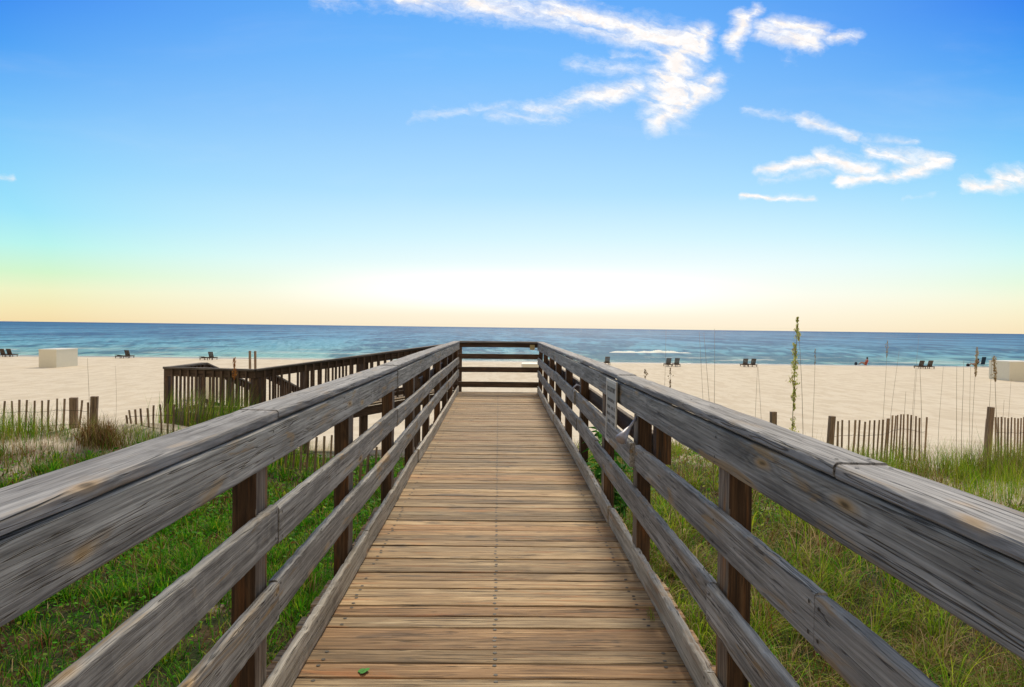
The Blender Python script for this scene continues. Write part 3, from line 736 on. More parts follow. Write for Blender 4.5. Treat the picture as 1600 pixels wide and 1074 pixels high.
# gulls
def gull(px, py, lab, rot):
    p = atZ(px, py, -3.3); root = empty('seagull', (p.x, p.y, ground(p.x, p.y)), rot); tag(root, lab, 'bird', 'gulls by the water'); M = PM[root.name]
    MB().tube([(0, -.30, .17), (0, -.18, .19), (0, -.05, .20), (0, .08, .22), (0, .14, .29), (0, .16, .36), (0, .19, .39), (0, .24, .375), (0, .29, .36)], [.012, .05, .085, .085, .05, .038, .042, .018, .005], 9).build('body', M_WHITE, root, M, True)
    for s in (-1, 1):
        MB().tube([(s*.06, .06, .23), (s*.075, -.08, .23), (s*.04, -.3, .2)], [.03, .05, .008], 6).build('wing', M_GULLG, root, M, True)
        MB().tube([(s*.03, .0, .13), (s*.03, .01, 0)], .007, 5).build('leg', M_TAG, root, M)
gull(1588, 567.5, 'gull standing near the water behind the far right cream box, left of two', 1.2)
gull(1596.5, 568.5, 'gull standing near the water behind the far right cream box, right of two', -1)

# ------------------------------------------------------------------ vegetation
def blades(v0, hts, widths, azim, bend, cols, nseg=4, twist=.6):
    """v0 (n,3) bases; returns verts, faces, colours"""
    n = len(v0); t = np.linspace(0, 1, nseg+1)[None, :, None]
    d = np.stack([np.cos(azim), np.sin(azim), np.zeros(n)], -1)[:, None, :]
    up = np.array([0, 0, 1.])[None, None, :]
    b = bend[:, None, None]; h = hts[:, None, None]
    ang = b*t  # arc
    cx_ = np.where(b > 1e-3, (1-np.cos(ang))/np.maximum(b, 1e-3), 0); cz = np.where(b > 1e-3, np.sin(ang)/np.maximum(b, 1e-3), t)
    c = v0[:, None, :]+d*cx_*h+up*cz*h
    sa = azim+math.pi/2+rng.uniform(-twist, twist, n)
    s = np.stack([np.cos(sa), np.sin(sa), np.zeros(n)], -1)[:, None, :]
    w = widths[:, None, None]*np.clip(1-t**1.8, .06, 1)*np.where(t < .1, .8, 1)
    v = np.stack([c-s*w/2, c+s*w/2], 2)      # n,seg+1,2,3
    idx = np.arange(n*(nseg+1)*2).reshape(n, nseg+1, 2)
    f = np.stack([idx[:, :-1, 0], idx[:, :-1, 1], idx[:, 1:, 1], idx[:, 1:, 0]], -1).reshape(-1, 4)
    cc = np.repeat(cols[:, None, :], (nseg+1)*2, 1).reshape(-1, 3)
    return v.reshape(-1, 3), f, cc
def col_mesh(name, v, f, c):
    me = np_mesh(name, v, f); at = me.attributes.new('col', 'FLOAT_COLOR', 'POINT')
    at.data.foreach_set('color', np.concatenate([c, np.ones((len(c), 1))], 1).astype(np.float32).ravel()); return me
PAL = {'green': [(.045, .22, .006), (.07, .29, .008), (.12, .33, .012), (.025, .13, .005)],
       'lime': [(.25, .37, .016), (.36, .42, .03), (.17, .32, .016)],
       'olive': [(.15, .17, .03), (.2, .19, .045), (.11, .13, .02)],
       'tan': [(.36, .26, .12), (.26, .17, .07), (.44, .34, .18)],
       'red': [(.16, .06, .025), (.10, .045, .02), (.20, .09, .035)],
       'grey': [(.20, .18, .15), (.14, .12, .09)]}
def pick(n, mixd):
    keys = list(mixd); p = np.array([mixd[q] for q in keys], float); p /= p.sum()
    ch = rng.choice(len(keys), n, p=p); out_ = np.zeros((n, 3))
    for i, q in enumerate(keys):
        pal = np.array(PAL[q]); mk = ch == i; out_[mk] = pal[rng.integers(0, len(pal), mk.sum())]
    return out_*rng.uniform(.75, 1.3, (n, 1))
def field(n, xr, yr, dens=None, near=1.0):
    """random points biased to the camera"""
    u = rng.random(n*3); y_ = yr[0]*(yr[1]/yr[0])**u if near else yr[0]+(yr[1]-yr[0])*u
    x_ = rng.uniform(xr[0], xr[1], n*3)
    keep = (np.abs(x_)/y_ < 1.15)
    if dens is not None: keep &= rng.random(n*3) < dens(x_, y_)
    x_, y_ = x_[keep][:n], y_[keep][:n]
    return np.stack([x_, y_, gz(x_, y_)-.02], -1)
def clear(x_, y_):  # not up through the deck, thinning to sand beyond the fences
    return (np.abs(x_) > .98+.003*y_)
parts_v = {}
def add_field(key, P, h, w, bend, mixd, hvar=.4, seg=4):
    n = len(P); hts = h*rng.uniform(1-hvar, 1+hvar, n); wd = w*rng.uniform(.7, 1.3, n)*np.clip(P[:, 1]/6, .8, 1.8)
    az = rng.uniform(0, math.tau, n); bd = np.abs(rng.normal(bend, bend*.5, n))+.05
    parts_v.setdefault(key, []).append(blades(P, hts, wd, az, bd, pick(n, mixd), seg))
def finish(key, label=None):
    off = 0; V = []; Fc = []; C_ = []
    for v, f, c in parts_v[key]:
        V.append(v); Fc.append(f+off); C_.append(c); off += len(v)
    o = link(key, col_mesh(key, np.concatenate(V), np.concatenate(Fc), np.concatenate(C_)), M_GRASS)
    tag(o, kind='stuff'); return o
def clumpy(seed, lo, hi, fr=1.0):
    return lambda x_, y_: np.clip((fbm(x_*fr, y_*fr, 4, 24, seed)-lo)/(hi-lo), 0, 1)*clear(x_, y_)
g1 = clumpy(1, -.6, .1); g2 = clumpy(2, -.1, .5, .8); g3 = clumpy(4, -.2, .4, 1.3)
edgeL = lambda x_, y_: np.clip((11.8+4.2/(1+np.exp(-(x_+5.2)*1.6))-y_+1.2*fbm(x_, y_, 2, 14, 6))/2.0, .0, 1)
def tussocks(key, n, xr, yr, dens, nb, h, w_, bend, mixes, spread, seg=6):
    C0 = field(n, xr, yr, dens)
    for c0 in C0:
        m_ = int(nb*rng.uniform(.5, 1.4)); sc = rng.uniform(.6, 1.25); sp_r = spread*sc
        a = rng.uniform(0, math.tau, m_); r_ = np.abs(rng.normal(0, sp_r, m_))
        P = np.stack([c0[0]+np.cos(a)*r_, c0[1]+np.sin(a)*r_, np.zeros(m_)], -1)
        ok = np.abs(P[:, 0]) > .97; P = P[ok]; a = a[ok]; m_ = len(P)
        if m_ == 0: continue
        P[:, 2] = gz(P[:, 0], P[:, 1])-.02
        az = a+rng.normal(0, .5, m_); bd = np.abs(rng.normal(bend, bend*.35, m_))+.1
        mx_ = mixes[rng.integers(0, len(mixes))]
        parts_v.setdefault(key, []).append(blades(P, h*sc*rng.uniform(.45, 1.15, m_), w_*rng.uniform(.7, 1.3, m_)*max(.85, min(1.5, c0[1]/6)), az, bd, pick(m_, mx_)*rng.uniform(.75, 1.2), seg))
edgeL = lambda x_, y_: np.clip((10.9+5.0/(1+np.exp(-(x_+5.2)*1.6))-y_+1.2*fbm(x_, y_, 2, 14, 6))/2.0, .0, 1)
GL = [dict(green=7, lime=1), dict(green=5, lime=2.5), dict(green=4, olive=2, tan=1), dict(green=3, lime=1, red=1, tan=1)]
GR = [dict(lime=6, green=1, tan=1), dict(green=3, lime=4), dict(lime=5, tan=1), dict(olive=3, tan=3, lime=1), dict(tan=4, red=1.5, olive=1), dict(lime=3, olive=2, tan=1.5)]
XL, YL = (-13, -.95), (1.2, 16.5)
add_field('ground_grass', field(90000, XL, YL, lambda x_, y_: (.35+.65*g1(x_, y_))*edgeL(x_, y_)*clear(x_, y_)), .12, .0085, 1.3, dict(green=6, lime=1.8, olive=1.2, red=.9, tan=.8))
tussocks('ground_grass', 1500, XL, YL, lambda x_, y_: (.3+.7*g2(x_, y_))*edgeL(x_, y_)*clear(x_, y_), 60, .27, .0085, 1.25, GL, .075)
add_field('ground_grass', field(16000, XL, YL, lambda x_, y_: g3(x_, y_)*edgeL(x_, y_)), .12, .009, 1.6, dict(tan=2.5, red=4, olive=1))
# right meadow
edgeR = lambda x_, y_: np.clip((10.0+9.0/(1+np.exp((x_-6.4)*1.5))-y_+1.4*fbm(x_, y_, 2, 14, 9))/1.8, .01, 1)
XR, YR = (.95, 14), (1.2, 20)
add_field('ground_grass', field(48000, XR, YR, lambda x_, y_: (.35+.65*g1(x_, y_))*edgeR(x_, y_)*clear(x_, y_)), .15, .0075, 1.5, dict(green=3.2, lime=3, olive=2.5, tan=1.8, red=1))
tussocks('ground_grass', 1300, XR, YR, lambda x_, y_: (.25+.75*g2(x_, y_))*edgeR(x_, y_)*clear(x_, y_), 52, .52, .0072, 1.75, GR, .07, 8)
add_field('ground_grass', field(15000, XR, YR, lambda x_, y_: g3(x_, y_)*edgeR(x_, y_)), .30, .006, 2.4, dict(tan=3, red=1.8, olive=1.5), seg=6)
def bigc(seed): return clumpy(seed, .0, .5, 1.1)
add_field('ground_grass', field(1800, (.95, 12), (1.6, 9), lambda x_, y_: bigc(12)(x_, y_)), .62, .010, 1.9, dict(green=2.5, lime=4, tan=1.6, olive=1), seg=8)
add_field('ground_grass', field(9000, (-13, 13), (1.4, 12), lambda x_, y_: bigc(16)(x_, y_)), .07, .016, 1.4, dict(red=3, tan=2))
# under the walk
add_field('ground_grass', field(5000, (-.95, .95), (2, 18), None), .14, .005, 1.2, dict(green=3, olive=2, tan=2))
finish('ground_grass')
# tufts: grass clumps on the dune crest
def tuft(px, py, Y, n, h, spread, mixd, bend=.7, w=.006, key='dune_grass', leanx=0, base=True):
    p = atY(px, py, Y); x_ = rng.normal(p.x, spread, n); y_ = rng.normal(Y, spread*.8, n)
    P = np.stack([x_, y_, gz(x_, y_)-.03], -1)
    hts = h*rng.uniform(.45, 1.1, n); az = rng.uniform(0, math.tau, n)
    if leanx: az = rng.normal(0 if leanx > 0 else math.pi, .8, n)
    bd = np.abs(rng.normal(bend, bend*.45, n))+.05
    parts_v.setdefault(key, []).append(blades(P, hts, w*rng.uniform(.7, 1.3, n), az, bd, pick(n, mixd), 5))
gm = dict(green=3, lime=2.5, olive=2, tan=.7); gy = dict(lime=6, olive=1, green=1.5, tan=1); br = dict(red=2, olive=3, tan=2, green=.6)
# left side of the photo
for (px, Y, n, h, s, mx) in [(0, 12.6, 500, .62, .35, gm), (-30, 12.4, 500, .62, .4, gm), (22, 12.4, 420, .5, .3, gm), (45, 12.6, 260, .42, .25, br), (70, 12.7, 240, .4, .25, gm), (95, 12.5, 200, .32, .25, br), (120, 12.6, 150, .3, .2, gm),
        (150, 12.6, 420, .50, .16, br), (165, 12.2, 380, .36, .18, br), (182, 12.3, 160, .32, .14, br), (10, 11.4, 700, .40, .5, br), (60, 11.2, 600, .3, .5, br), (120, 11.0, 400, .3, .4, br),
        (150, 14.6, 60, .3, .1, gy), (222, 12.6, 260, .42, .2, gm), (243, 12.4, 300, .42, .2, gm), (262, 12.3, 340, .45, .2, gm), (205, 12.9, 120, .3, .12, gy)]:
    tuft(px, 650, Y, int(n*.6), h, s, mx)
for (px, Y, n, h, s, mx) in [(278, 12.0, 300, .5, .18, gy), (300, 11.8, 260, .55, .18, dict(grey=4, tan=1, olive=1)), (318, 11.8, 320, .55, .2, gy), (335, 11.9, 260, .5, .2, dict(grey=4, tan=2, olive=1)), (352, 11.6, 260, .5, .16, gm), (368, 11.4, 320, .72, .14, gm), (383, 11.3, 200, .5, .14, gy), (405, 11.2, 200, .5, .16, gy), (430, 11, 200, .45, .2, gm), (470, 10.8, 200, .4, .25, gy)]:
    tuft(px, 650, Y+2.3, n, h*1.5, s*1.2, mx, bend=.45, leanx=1, w=.008)
# right side of the photo
for px in range(1180, 1690, 19):
    Y = rng.uniform(11.2, 14.4); tuft(px+rng.uniform(-9, 9), 650, Y, int(rng.uniform(60, 170)), rng.uniform(.4, .8), rng.uniform(.05, .16), [gy, gy, gy, br][rng.integers(0, 4)], bend=.9, w=.006)
for (px, Y, n, h, s, mx) in [(1345, 13.6, 500, .62, .22, gy), (1362, 13.4, 420, .55, .25, gy), (1380, 13.4, 350, .5, .25, gy), (1295, 13.8, 300, .6, .2, gy), (1318, 13.6, 280, .55, .2, gy), (1430, 13.2, 160, .62, .12, gy), (1500, 13.2, 380, .62, .25, gy), (1512, 13, 300, .7, .15, gy), (1558, 13.6, 420, .75, .2, gy), (1575, 13.3, 500, .65, .3, br), (1600, 13.3, 500, .6, .35, gy), (1545, 13, 400, .5, .4, br), (1620, 13, 500, .6, .4, br),
                             (1240, 13.2, 200, .55, .2, gy), (1215, 13, 160, .5, .2, gy), (1265, 13.4, 200, .55, .2, gy), (1480, 12.4, 260, .35, .4, br), (1400, 12.2, 260, .4, .4, gy), (1440, 11.6, 300, .4, .5, br), (1550, 11.5, 700, .5, .6, gy), (1600, 11.2, 700, .5, .6, gy)]:
    tuft(px, 650, Y, int(n*.6), h*1.1, s*.8, mx, bend=.8)
# loose stems standing above the fence on the right
for i in range(60):
    px = rng.uniform(1120, 1640); tuft(px, 650, rng.uniform(12.5, 14.8), 3, rng.uniform(.5, 1.0), .03, dict(tan=2, olive=2, red=.8), bend=.35, w=.0045)
finish('dune_grass')

# broad leaves low on the ground
def leaf_field(name, n, xr, yr, dens, size, hh, mixd):
    P = field(n, xr, yr, dens); n = len(P)
    P[:, 2] += rng.uniform(.02, hh, n)
    r_ = size*rng.uniform(.6, 1.3, n)*np.clip(P[:, 1]/7, .8, 1.5)
    nrm = np.stack([rng.normal(0, .45, n), rng.normal(0, .45, n), np.ones(n)], -1); nrm /= np.linalg.norm(nrm, axis=1, keepdims=True)
    a = np.cross(nrm, np.array([1., 0, 0])); a /= np.linalg.norm(a, axis=1, keepdims=True); b = np.cross(nrm, a)
    q = rng.uniform(0, math.tau, n)[:, None]+np.arange(6)[None, :]*math.tau/6
    el = np.array([1, .8, .8, 1.1, .8, .8])[None, :]
    v = P[:, None, :]+(a[:, None, :]*np.cos(q)[..., None]+b[:, None, :]*np.sin(q)[..., None])*(r_[:, None]*el)[..., None]
    f = np.arange(n*6).reshape(n, 6); c = np.repeat(pick(n, mixd), 6, 0)
    o = link(name, col_mesh(name, v.reshape(-1, 3), f, c), M_GRASS); tag(o, kind='stuff'); return o
leaf_field('ground_cover', 26000, (-13, -.98), (1.3, 16), lambda x_, y_: (.2+.8*clumpy(7, -.3, .3, 1.4)(x_, y_))*edgeL(x_, y_)*clear(x_, y_), .018, .13, dict(green=8, lime=.8, red=.3))
leaf_field('ground_cover', 14000, (.98, 13), (1.3, 19), lambda x_, y_: (.15+.85*clumpy(8, -.2, .4, 1.2)(x_, y_))*edgeR(x_, y_)*clear(x_, y_), .016, .2, dict(green=5, lime=2.5, olive=1, red=.6))

# sea oats
def sea_oat(px, ptop, Y, label, head=0.0, hw=.035, thick=.006, leanpx=0, hcol='tan', scol=None, droop=.3, headbase=None):
    top = atY(px, ptop, Y); bx = top.x-leanpx*Y/F; base = Vector((bx, Y, ground(bx, Y)-.03))
    root = empty('sea_oat', tuple(base)); tag(root, label, 'sea oat plant', 'sea oats on the dunes')
    hgt = top.z-base.z; r = random.Random(int(px*7+ptop))
    pts = []
    for i in range(9):
        t = i/8; pts.append(Vector((base.x+(top.x-base.x)*(t**1.5)+.006*math.sin(t*5+px), Y+.012*math.sin(t*4), base.z+hgt*t)))
    mm = {'tan': M_STEM, 'green': M_STEMG}[scol or 'tan']
    MB().tube(pts, [thick*(1-.55*i/8)*.75 for i in range(9)], 5).build('stem', mm, root, smooth=True)
    runs = [(0, head)] if head > 0 else []
    if px == 1246: runs = [(0, .06), (.08, .18), (.17, .27), (.31, .44), (.43, .60), (.58, .84), (.84, 1.0), (1.02, 1.1), (1.18, 1.46)]
    for ri, (h0, h1) in enumerate(runs):
        kw = (.45, .7, 1.1, .8, 1.1, 1.7, .8, .5, 1.1)[ri] if px == 1246 else 1
        ko = (0, 0, .02, -.02, -.01, -.01, 0, 0, 0)[ri] if px == 1246 else 0
        head = h1-h0; ztop = top.z-h0
        V = []; Fc = []; C_ = []; n = int((170 if hw > .03 else 40)*head/.3)+12
        pal = np.array({'tan': [(.42, .30, .13), (.30, .19, .08), (.5, .38, .2)], 'orange': [(.45, .2, .05), (.35, .13, .03)], 'lime': [(.60, .64, .14), (.72, .70, .26), (.42, .48, .12), (.35, .24, .10)], 'dark': [(.24, .16, .09), (.34, .25, .14)]}[hcol])
        for q in range(n):
            t = r.random(); z = ztop-head*t; ss = (z-base.z)/hgt; cx_ = base.x+(top.x-base.x)*(max(ss, 0)**1.5)
            env = math.sin(math.pi*(.12+.8*t))**.8; gap = .5+.5*math.sin(t*9+px)
            ox = ko+r.gauss(0, hw*.34)*env*(.5+gap)*kw; oy = r.gauss(0, hw*.3)*env*kw
            L = r.uniform(.009, .017)*(1+hw*6); wd = L*.36
            a = r.uniform(0, math.tau); dz = -r.uniform(.5, 1.3)
            d = Vector((math.cos(a)*.6, math.sin(a)*.6, dz)).normalized(); s = d.cross(Vector((math.sin(a*3), math.cos(a*2), .3))).normalized()
            c0 = Vector((cx_+ox, Y+oy, z)); b = len(V)
            V += [c0-d*L, c0+s*wd, c0+d*L, c0-s*wd]; Fc.append((b, b+1, b+2, b+3)); C_ += [pal[r.randrange(len(pal))]]*4
        link('seed_head', col_mesh('seed_head', np.array([tuple(v) for v in V]), np.array(Fc), np.array(C_)), M_GRASS, root)
    return root
M_STEM = simple('dry_stem', (.22, .16, .09), .7, 30, .3); M_STEMG = simple('green_stem', (.16, .2, .05), .7, 30, .3)
SO = [(1246, 496, 9.0, 'tallest sea oat with thick lime green seed plume beside the right handrail', .0, .05, .009, 5, 'lime', 'green'),
 (1040, 516, 12, 'thin bare stem above the left lounger of the pair below the breaking wave', 0, .02, .005, 0, 'tan', None),
 (1008, 577, 8.5, 'short curled seed stalk just above the right handrail, left of the lounger pair', .10, .03, .005, -6, 'dark', None),
 (1047, 575, 8.5, 'spotted dark seed stalk under the lounger pair below the breaking wave', .22, .03, .005, -6, 'dark', None),
 (1093, 519, 11, 'left bare stem of the three between the two lounger pairs', 0, .02, .005, -14, 'tan', None),
 (1100, 520, 11, 'middle bare stem of the three between the two lounger pairs', 0, .02, .006, -20, 'tan', None),
 (1116, 514, 11, 'right bare stem of the three between the two lounger pairs', 0, .02, .006, -4, 'tan', None),
 (1183, 574, 11, 'upright thin stem below the second lounger pair', 0, .02, .005, 1, 'tan', None),
 (1183.5, 573, 11.5, 'leaning thin stem below the second lounger pair', 0, .02, .005, -16, 'tan', None),
 (1249, 530, 12, 'dark straight stem immediately right of the tallest green sea oat', 0, .02, .008, -12, 'tan', None),
 (1274, 545, 12.5, 'sea oat with a small narrow brown head right of the tallest one', .26, .02, .006, 2, 'dark', None),
 (1387, 532, 13, 'sea oat with faint tan head standing against the sea, above the bent fence', .30, .025, .005, 6, 'tan', None),
 (1404, 548, 13, 'bare stem leaning left behind the bent sand fence', 0, .02, .005, 14, 'tan', None),
 (1435, 522, 13, 'tall very thin stem crossing the horizon near the fence end', 0, .02, .004, 8, 'tan', None),
 (1433, 575, 13, 'stem left of the lounger pair above the bent fence', .0, .02, .005, 6, 'tan', None),
 (1437, 577, 13.2, 'thick bare stem leaning right below the lounger pair above the bent fence', .0, .02, .008, -8, 'tan', None),
 (1415, 612, 13.5, 'short bare stem above the tight bend of the bent fence', 0, .02, .007, 1, 'tan', None),
 (1473, 572, 13, 'thin stem over open sand right of the bent fence', 0, .02, .005, 4, 'tan', None),
 (1495, 572, 13, 'brown stem standing above the grass between the two right fences', 0, .02, .007, -3, 'tan', None),
 (1505, 563, 13, 'second brown stem above the grass between the two right fences', 0, .02, .007, -2, 'tan', None),
 (1516, 562, 13, 'third thin stem left of the reclining person', 0, .02, .005, -4, 'tan', None),
 (1527, 543, 13, 'golden headed sea oat in front of the reclining person', .50, .035, .006, 6, 'tan', None),
 (1549, 556, 13, 'slender stem rising over the tall leaning fence post', 0, .02, .006, 1, 'tan', None),
 (1553, 556, 12.5, 'drooping tan plumed sea oat left of the far right cream box', .42, .05, .008, -12, 'tan', None),
 (1568, 625, 13, 'short stem below the far right cream box', 0, .02, .006, 2, 'tan', None),
 (1579, 592, 13, 'thin stem in front of the far right cream box', 0, .02, .005, 1, 'tan', None),
 (137.5, 560, 12.8, 'lone thin stem standing before the thick posts of the left fence', 0, .02, .006, -1, 'tan', None),
 (181, 572, 14, 'small pale stem sticking out of the sand on the left beach', 0.0, .02, .004, 0, 'tan', None),
 (366, 559, 11.3, 'orange headed sea oat in front of the ramp landing pickets', .32, .04, .007, -2, 'orange', None)]
for (px, pt, Y, lab, hd, hw, th, ln, hc, sc) in SO:
    sea_oat(px, pt, Y, lab, hd if px != 1246 else 1.35, hw, th*.9, ln, hc, sc)

# leafy plant at the right rail
vr = empty('leafy_weed', (1.15, 7.6, ground(1.15, 7.6))); tag(vr, 'bright green leafy weed pushing through the right boardwalk rails', 'plant')
V = []; Fc = []; C_ = []; sm = MB(); r = random.Random(3)
for s in range(18):
    b0 = Vector((1.12+r.uniform(-.04, .25), 7.9+r.uniform(-.5, .8), ground(1.1, 7.4)-.02)); tp = Vector((b0.x-.07+r.uniform(-.06, .12), b0.y+r.uniform(-.2, .1), r.uniform(.15, .66)))
    mids = [b0, b0.lerp(tp, .5)+Vector((.05, 0, .05)), tp]; sm.tube(mids, [.005, .004, .002], 5)
    for q in range(16):
        t = r.uniform(.35, 1); c0 = mids[0].lerp(mids[1], t*2) if t < .5 else mids[1].lerp(mids[2], t*2-1)
        a = r.uniform(0, math.tau); d = Vector((math.cos(a), math.sin(a), r.uniform(-.6, .5))).normalized(); sd = d.cross(Vector((0, 0, 1))).normalized(); L = r.uniform(.11, .20)
        b = len(V); V += [c0, c0+d*L*.45+sd*L*.17+Vector((0, 0, .012)), c0+d*L-Vector((0, 0, .02)), c0+d*L*.45-sd*L*.17+Vector((0, 0, .012))]; Fc.append((b, b+1, b+2, b+3))
        C_ += [np.array((.06, .24, .02))*r.uniform(.6, 1.5)]*4
sm.build('stem', M_STEMG, vr, smooth=True)
link('foliage', col_mesh('foliage', np.array([tuple(v) for v in V]), np.array(Fc), np.array(C_)), M_GRASS, vr); vr.children[-1]['kind'] = 'stuff'
# plant sprout at kick board
p = atZ(1015, 966, 0); V, Fc, C_ = blades(np.array([[p.x+rng.uniform(-.01, .02), p.y+rng.uniform(-.04, .04), -.01] for _ in range(26)]), rng.uniform(.03, .09, 26), np.full(26, .004), rng.uniform(2, 4.3, 26), rng.uniform(.2, 1, 26), pick(26, dict(tan=3, lime=2, olive=1)))
o = link('grass_sprout', col_mesh('grass_sprout', V, Fc, C_), M_GRASS); tag(o, 'little yellowish grass sprout growing at the foot of the right kick board', 'grass sprout')
# small green plant on the sand behind the left fence
def bush(px, py, Y, label, n, size, hh, mixd, L=.1, name='dune_plant'):
    p = atY(px, py, Y); gx = ground(p.x, Y); root = empty(name, (p.x, Y, gx)); tag(root, label, 'plant')
    b0 = np.array([[p.x+rng.normal(0, size*.4), Y+rng.normal(0, size*.3), 0] for _ in range(n)]); b0[:, 2] = gz(b0[:, 0], b0[:, 1])-.01
    V, Fc, C_ = blades(b0, rng.uniform(.3, 1, n)*hh, np.full(n, L*.16), rng.uniform(0, math.tau, n), rng.uniform(.4, 1.6, n), pick(n, mixd), 4)
    link('foliage', col_mesh('foliage', V, Fc, C_), M_GRASS, root); root.children[-1]['kind'] = 'stuff'
    sm = MB()
    for q in range(5):
        a = b0[q]; sm.tube([a, a+np.array([.05, .02, hh*.4]), a+np.array([.02*q, 0, hh*.7])], [.006, .005, .002], 5)
    sm.build('stem', M_STEM, root)
bush(182, 640, 18, 'yellow green sprawling plant on the sand between the two left fences', 260, .5, .28, dict(lime=3, olive=1, green=1))
bush(158, 690, 12.4, 'brown tangled dry shrub at the thick fence post on the left', 700, .4, .5, dict(red=3, tan=2.5, olive=2), .06, 'dry_shrub')

# ------------------------------------------------------------------ world
SUN_EL, SUN_AZ = 42.0, 6.0
w = bpy.data.worlds.new('World'); scn.world = w; w.use_nodes = True; w.node_tree.nodes.clear()
k = NT(w.node_tree); wo = k.node('ShaderNodeOutputWorld')
dirv = k.node('ShaderNodeTexCoord').outputs['Generated']
D = k.sep(dirv); z = k.math('MAXIMUM', D[2], 0)
ya_ = k.math('MAXIMUM', k.math('ABSOLUTE', D[1]), .02)
u = k.math('DIVIDE', D[0], ya_)
u0 = k.mapr(z, .08, .22, .14, .0)
s = k.math('DIVIDE', k.math('SUBTRACT', u, u0), .72); s = k.math('MINIMUM', k.math('MULTIPLY', s, s), 1.0)
Cr = [(0, (252, 238, 212)), (.02, (255, 246, 226)), (.045, (255, 254, 245)), (.08, (240, 253, 255)), (.115, (214, 245, 255)), (.17, (176, 225, 255)), (.25, (143, 202, 254)), (.33, (106, 183, 253)), (.41, (70, 160, 247)), (.5, (96, 150, 225)), (.62, (150, 180, 215)), (1, (185, 190, 195))]
Er = [(0, (246, 222, 172)), (.014, (247, 232, 182)), (.035, (240, 243, 198)), (.055, (212, 246, 205)), (.085, (184, 245, 238)), (.12, (156, 229, 252)), (.18, (125, 206, 253)), (.235, (92, 180, 250)), (.29, (42, 150, 244)), (.345, (6, 120, 238)), (.42, (10, 110, 220)), (.6, (130, 165, 205)), (1, (185, 190, 195))]  # both ramps turn paler near the zenith, out of view, added as fill light
cc = k.ramp(z, [(p, lin(c)) for p, c in Cr]); ce = k.ramp(z, [(p, lin(c)) for p, c in Er])
base = k.mix(s, cc, ce)
# the bright hazy glow over the sea, brighter than the film can hold
glow = k.math('MULTIPLY', k.mapr(k.math('ABSOLUTE', k.math('SUBTRACT', u, .04)), 0, .38, 1, 0), k.math('MULTIPLY', k.mapr(z, .012, .045), k.mapr(z, .045, .085, 1, 0)))
base = k.mix(k.math('MULTIPLY', glow, k.mapr(D[1], 0, .1)), base, (1.25, 1.22, 1.16))
# clouds: torn cirrus strokes in direction space
pv = k.comb(k.math('MULTIPLY', u, 1200), k.math('MULTIPLY', k.math('DIVIDE', D[2], ya_), 1200), 0)
w1 = k.vmath('SUBTRACT', k.noise(k.vmath('MULTIPLY', pv, (.007, .014, 0)), 1, 4, .6, color=True), (.5, .5, .5))
w2_ = k.vmath('SUBTRACT', k.noise(k.vmath('MULTIPLY', pv, (.035, .05, 0)), 1, 5, .65, color=True), (.5, .5, .5))
pw = k.vmath('ADD', pv, k.vmath('MULTIPLY', w1, (55, 34, 0))); pw = k.vmath('ADD', pw, k.vmath('MULTIPLY', w2_, (24, 15, 0)))
def sky_uv(x, y):
    d = ray(x, y); return (d[0]/d[1]*1200, d[2]/d[1]*1200, 0)
STR = [(500, 2, 700, 6, 18, .45), (620, 0, 800, 10, 20, .7), (740, 5, 870, 24, 26, 1.0), (860, 20, 1000, 52, 25, 1.05), (990, 50, 1085, 72, 28, 1.05), (1075, 55, 1105, 48, 16, .8), (1100, 50, 1098, 85, 14, .8),
 (1055, 100, 1045, 150, 44, 1.3), (1040, 90, 1085, 75, 26, .9), (1070, 150, 1030, 192, 20, 1.1), (1075, 165, 1122, 118, 16, 1.0), (1090, 140, 1110, 135, 20, .9),
 (1000, 138, 940, 152, 15, 1.0), (950, 150, 830, 168, 15, .95), (835, 165, 640, 182, 9, .38), (880, 182, 770, 184, 13, .45), (900, 105, 1010, 112, 15, .45), (960, 88, 1030, 95, 12, .4),
 (1162, 28, 1150, 62, 18, .85), (1190, 12, 1160, 32, 10, .75), (1152, 60, 1157, 85, 10, .4), (1190, 45, 1275, 70, 16, 1.1), (1212, 36, 1280, 52, 16, .95), (1295, 62, 1335, 60, 10, .7), (1225, 95, 1240, 80, 14, .25),
 (1170, 172, 1270, 190, 9, .35), (1262, 186, 1335, 215, 11, .75), (1300, 202, 1340, 220, 8, .6), (1340, 218, 1430, 222, 10, .4),
 (1185, 262, 1300, 256, 10, .85), (1190, 278, 1300, 272, 8, .35), (1290, 250, 1365, 268, 16, 1.1), (1360, 238, 1478, 254, 13, 1.05), (1476, 255, 1395, 276, 13, 1.1), (1320, 284, 1405, 274, 9, .85),
 (1155, 307, 1270, 307, 6, .8), (1415, 312, 1460, 305, 5, .3), (1505, 292, 1560, 292, 11, .85), (1552, 284, 1630, 274, 19, 1.1), (-20, 275, 16, 275, 6, .6)]
dens = None
for (x0, y0, x1, y1, rad, wt) in STR:
    wt = wt if wt > .9 else wt*1.25
    a = np.array(sky_uv(x0, y0)); b = np.array(sky_uv(x1, y1)); ab = b-a; L2 = float(ab @ ab)
    pa = k.vmath('SUBTRACT', pw, tuple(a))
    t = k.math('MULTIPLY', k.vmath('DOT_PRODUCT', pa, tuple(ab), out=1), 1/L2, clamp=True)
    dd = k.vmath('LENGTH', k.vmath('SUBTRACT', pa, k.vmath('SCALE', tuple(ab), scale=t)), out=1)
    v = k.mapr(dd, rad*1.6, 0, 0, wt*1.05, False)
    dens = v if dens is None else k.math('MAXIMUM', dens, v)
tex = k.noise(k.vmath('MULTIPLY', k.vmath('ADD', pw, k.vmath('MULTIPLY', k.comb(k.sep(pw)[1], k.sep(pw)[0], 0), (.3, .25, 0))), (.008, .040, 0)), 1, 7, .66, .4)
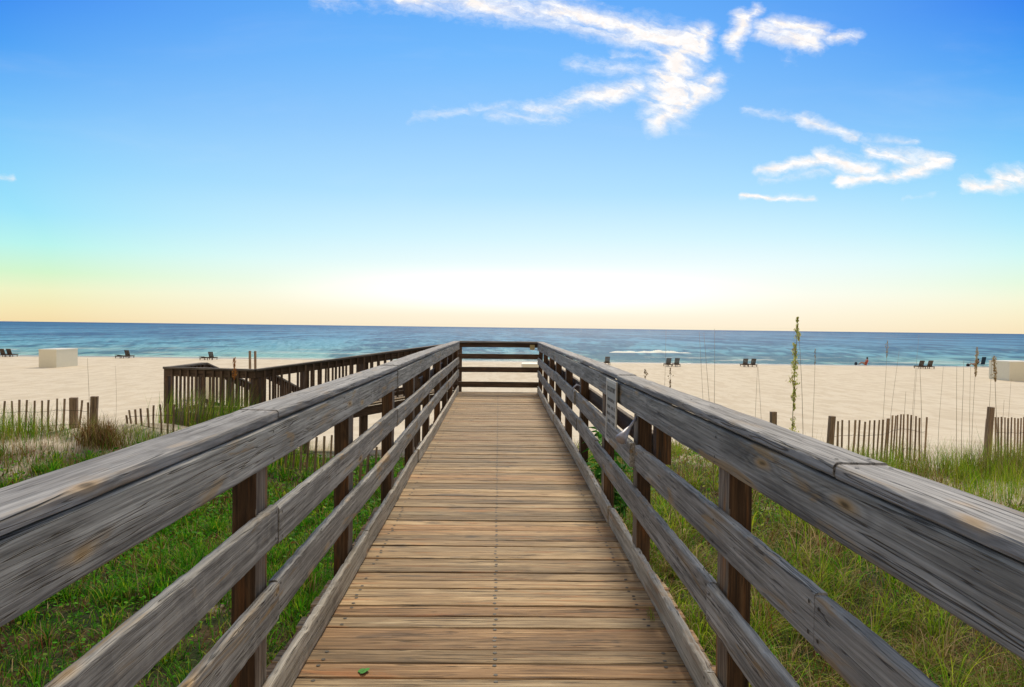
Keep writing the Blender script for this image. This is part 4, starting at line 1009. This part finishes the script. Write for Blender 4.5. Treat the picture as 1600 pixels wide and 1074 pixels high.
fib = k.noise(k.vmath('MULTIPLY', k.vmath('ADD', pv, k.vmath('MULTIPLY', w2_, (30, 30, 0))), (.045, .085, 0)), 1, 6, .7)
dens = k.math('SUBTRACT', k.math('MULTIPLY', dens, k.mapr(tex, .28, .68, .62, 1.5)), k.math('MULTIPLY', k.math('SUBTRACT', fib, .30), .85))
veil = k.math('MULTIPLY', k.mapr(k.noise(k.vmath('MULTIPLY', pv, (.002, .009, 0)), 1, 6, .6, .4), .5, .8), .07)
dens = k.math('MINIMUM', k.math('ADD', k.math('POWER', k.mapr(dens, .0, 1.08, 0, 1, False), 1.35), k.math('MULTIPLY', veil, k.mapr(D[2], .05, .2))), 1.0)
dens = k.math('MULTIPLY', dens, k.math('GREATER_THAN', D[1], .05))
ccol = k.mix(k.mapr(fib, .38, .62), (1.04, 1.03, 1.02), (1.0, .93, .88))
skyc = k.mix(dens, base, ccol)
# unseen sky behind the camera: even warm tone added as fill light
rear = k.mapr(D[1], -.35, .30)
skyc = k.mix(rear, (.72, .64, .54), skyc)
nish = k.node('ShaderNodeTexSky', sky_type='NISHITA'); nish.sun_disc = False
nish.sun_elevation = math.radians(SUN_EL); nish.sun_rotation = math.radians(SUN_AZ)
bg1 = k.node('ShaderNodeBackground'); k.l.new(skyc, bg1.inputs[0]); bg1.inputs[1].default_value = .95
bg2 = k.node('ShaderNodeBackground'); k.l.new(nish.outputs[0], bg2.inputs[0]); bg2.inputs[1].default_value = .006
ad = k.node('ShaderNodeAddShader'); k.l.new(bg1.outputs[0], ad.inputs[0]); k.l.new(bg2.outputs[0], ad.inputs[1]); k.l.new(ad.outputs[0], wo.inputs[0])
w.cycles.sampling_method = 'MANUAL'; w.cycles.sample_map_resolution = 512

sd = bpy.data.lights.new('sun', 'SUN'); sd.energy = 3.6; sd.angle = math.radians(10); sd.color = (1, .85, .62)
so = bpy.data.objects.new('sun', sd); COL.objects.link(so)
d = Vector((math.sin(math.radians(SUN_AZ))*math.cos(math.radians(SUN_EL)), math.cos(math.radians(SUN_AZ))*math.cos(math.radians(SUN_EL)), math.sin(math.radians(SUN_EL))))
so.rotation_euler = d.to_track_quat('Z', 'Y').to_euler()
scn.cycles.max_bounces = 6; scn.cycles.use_denoising = True
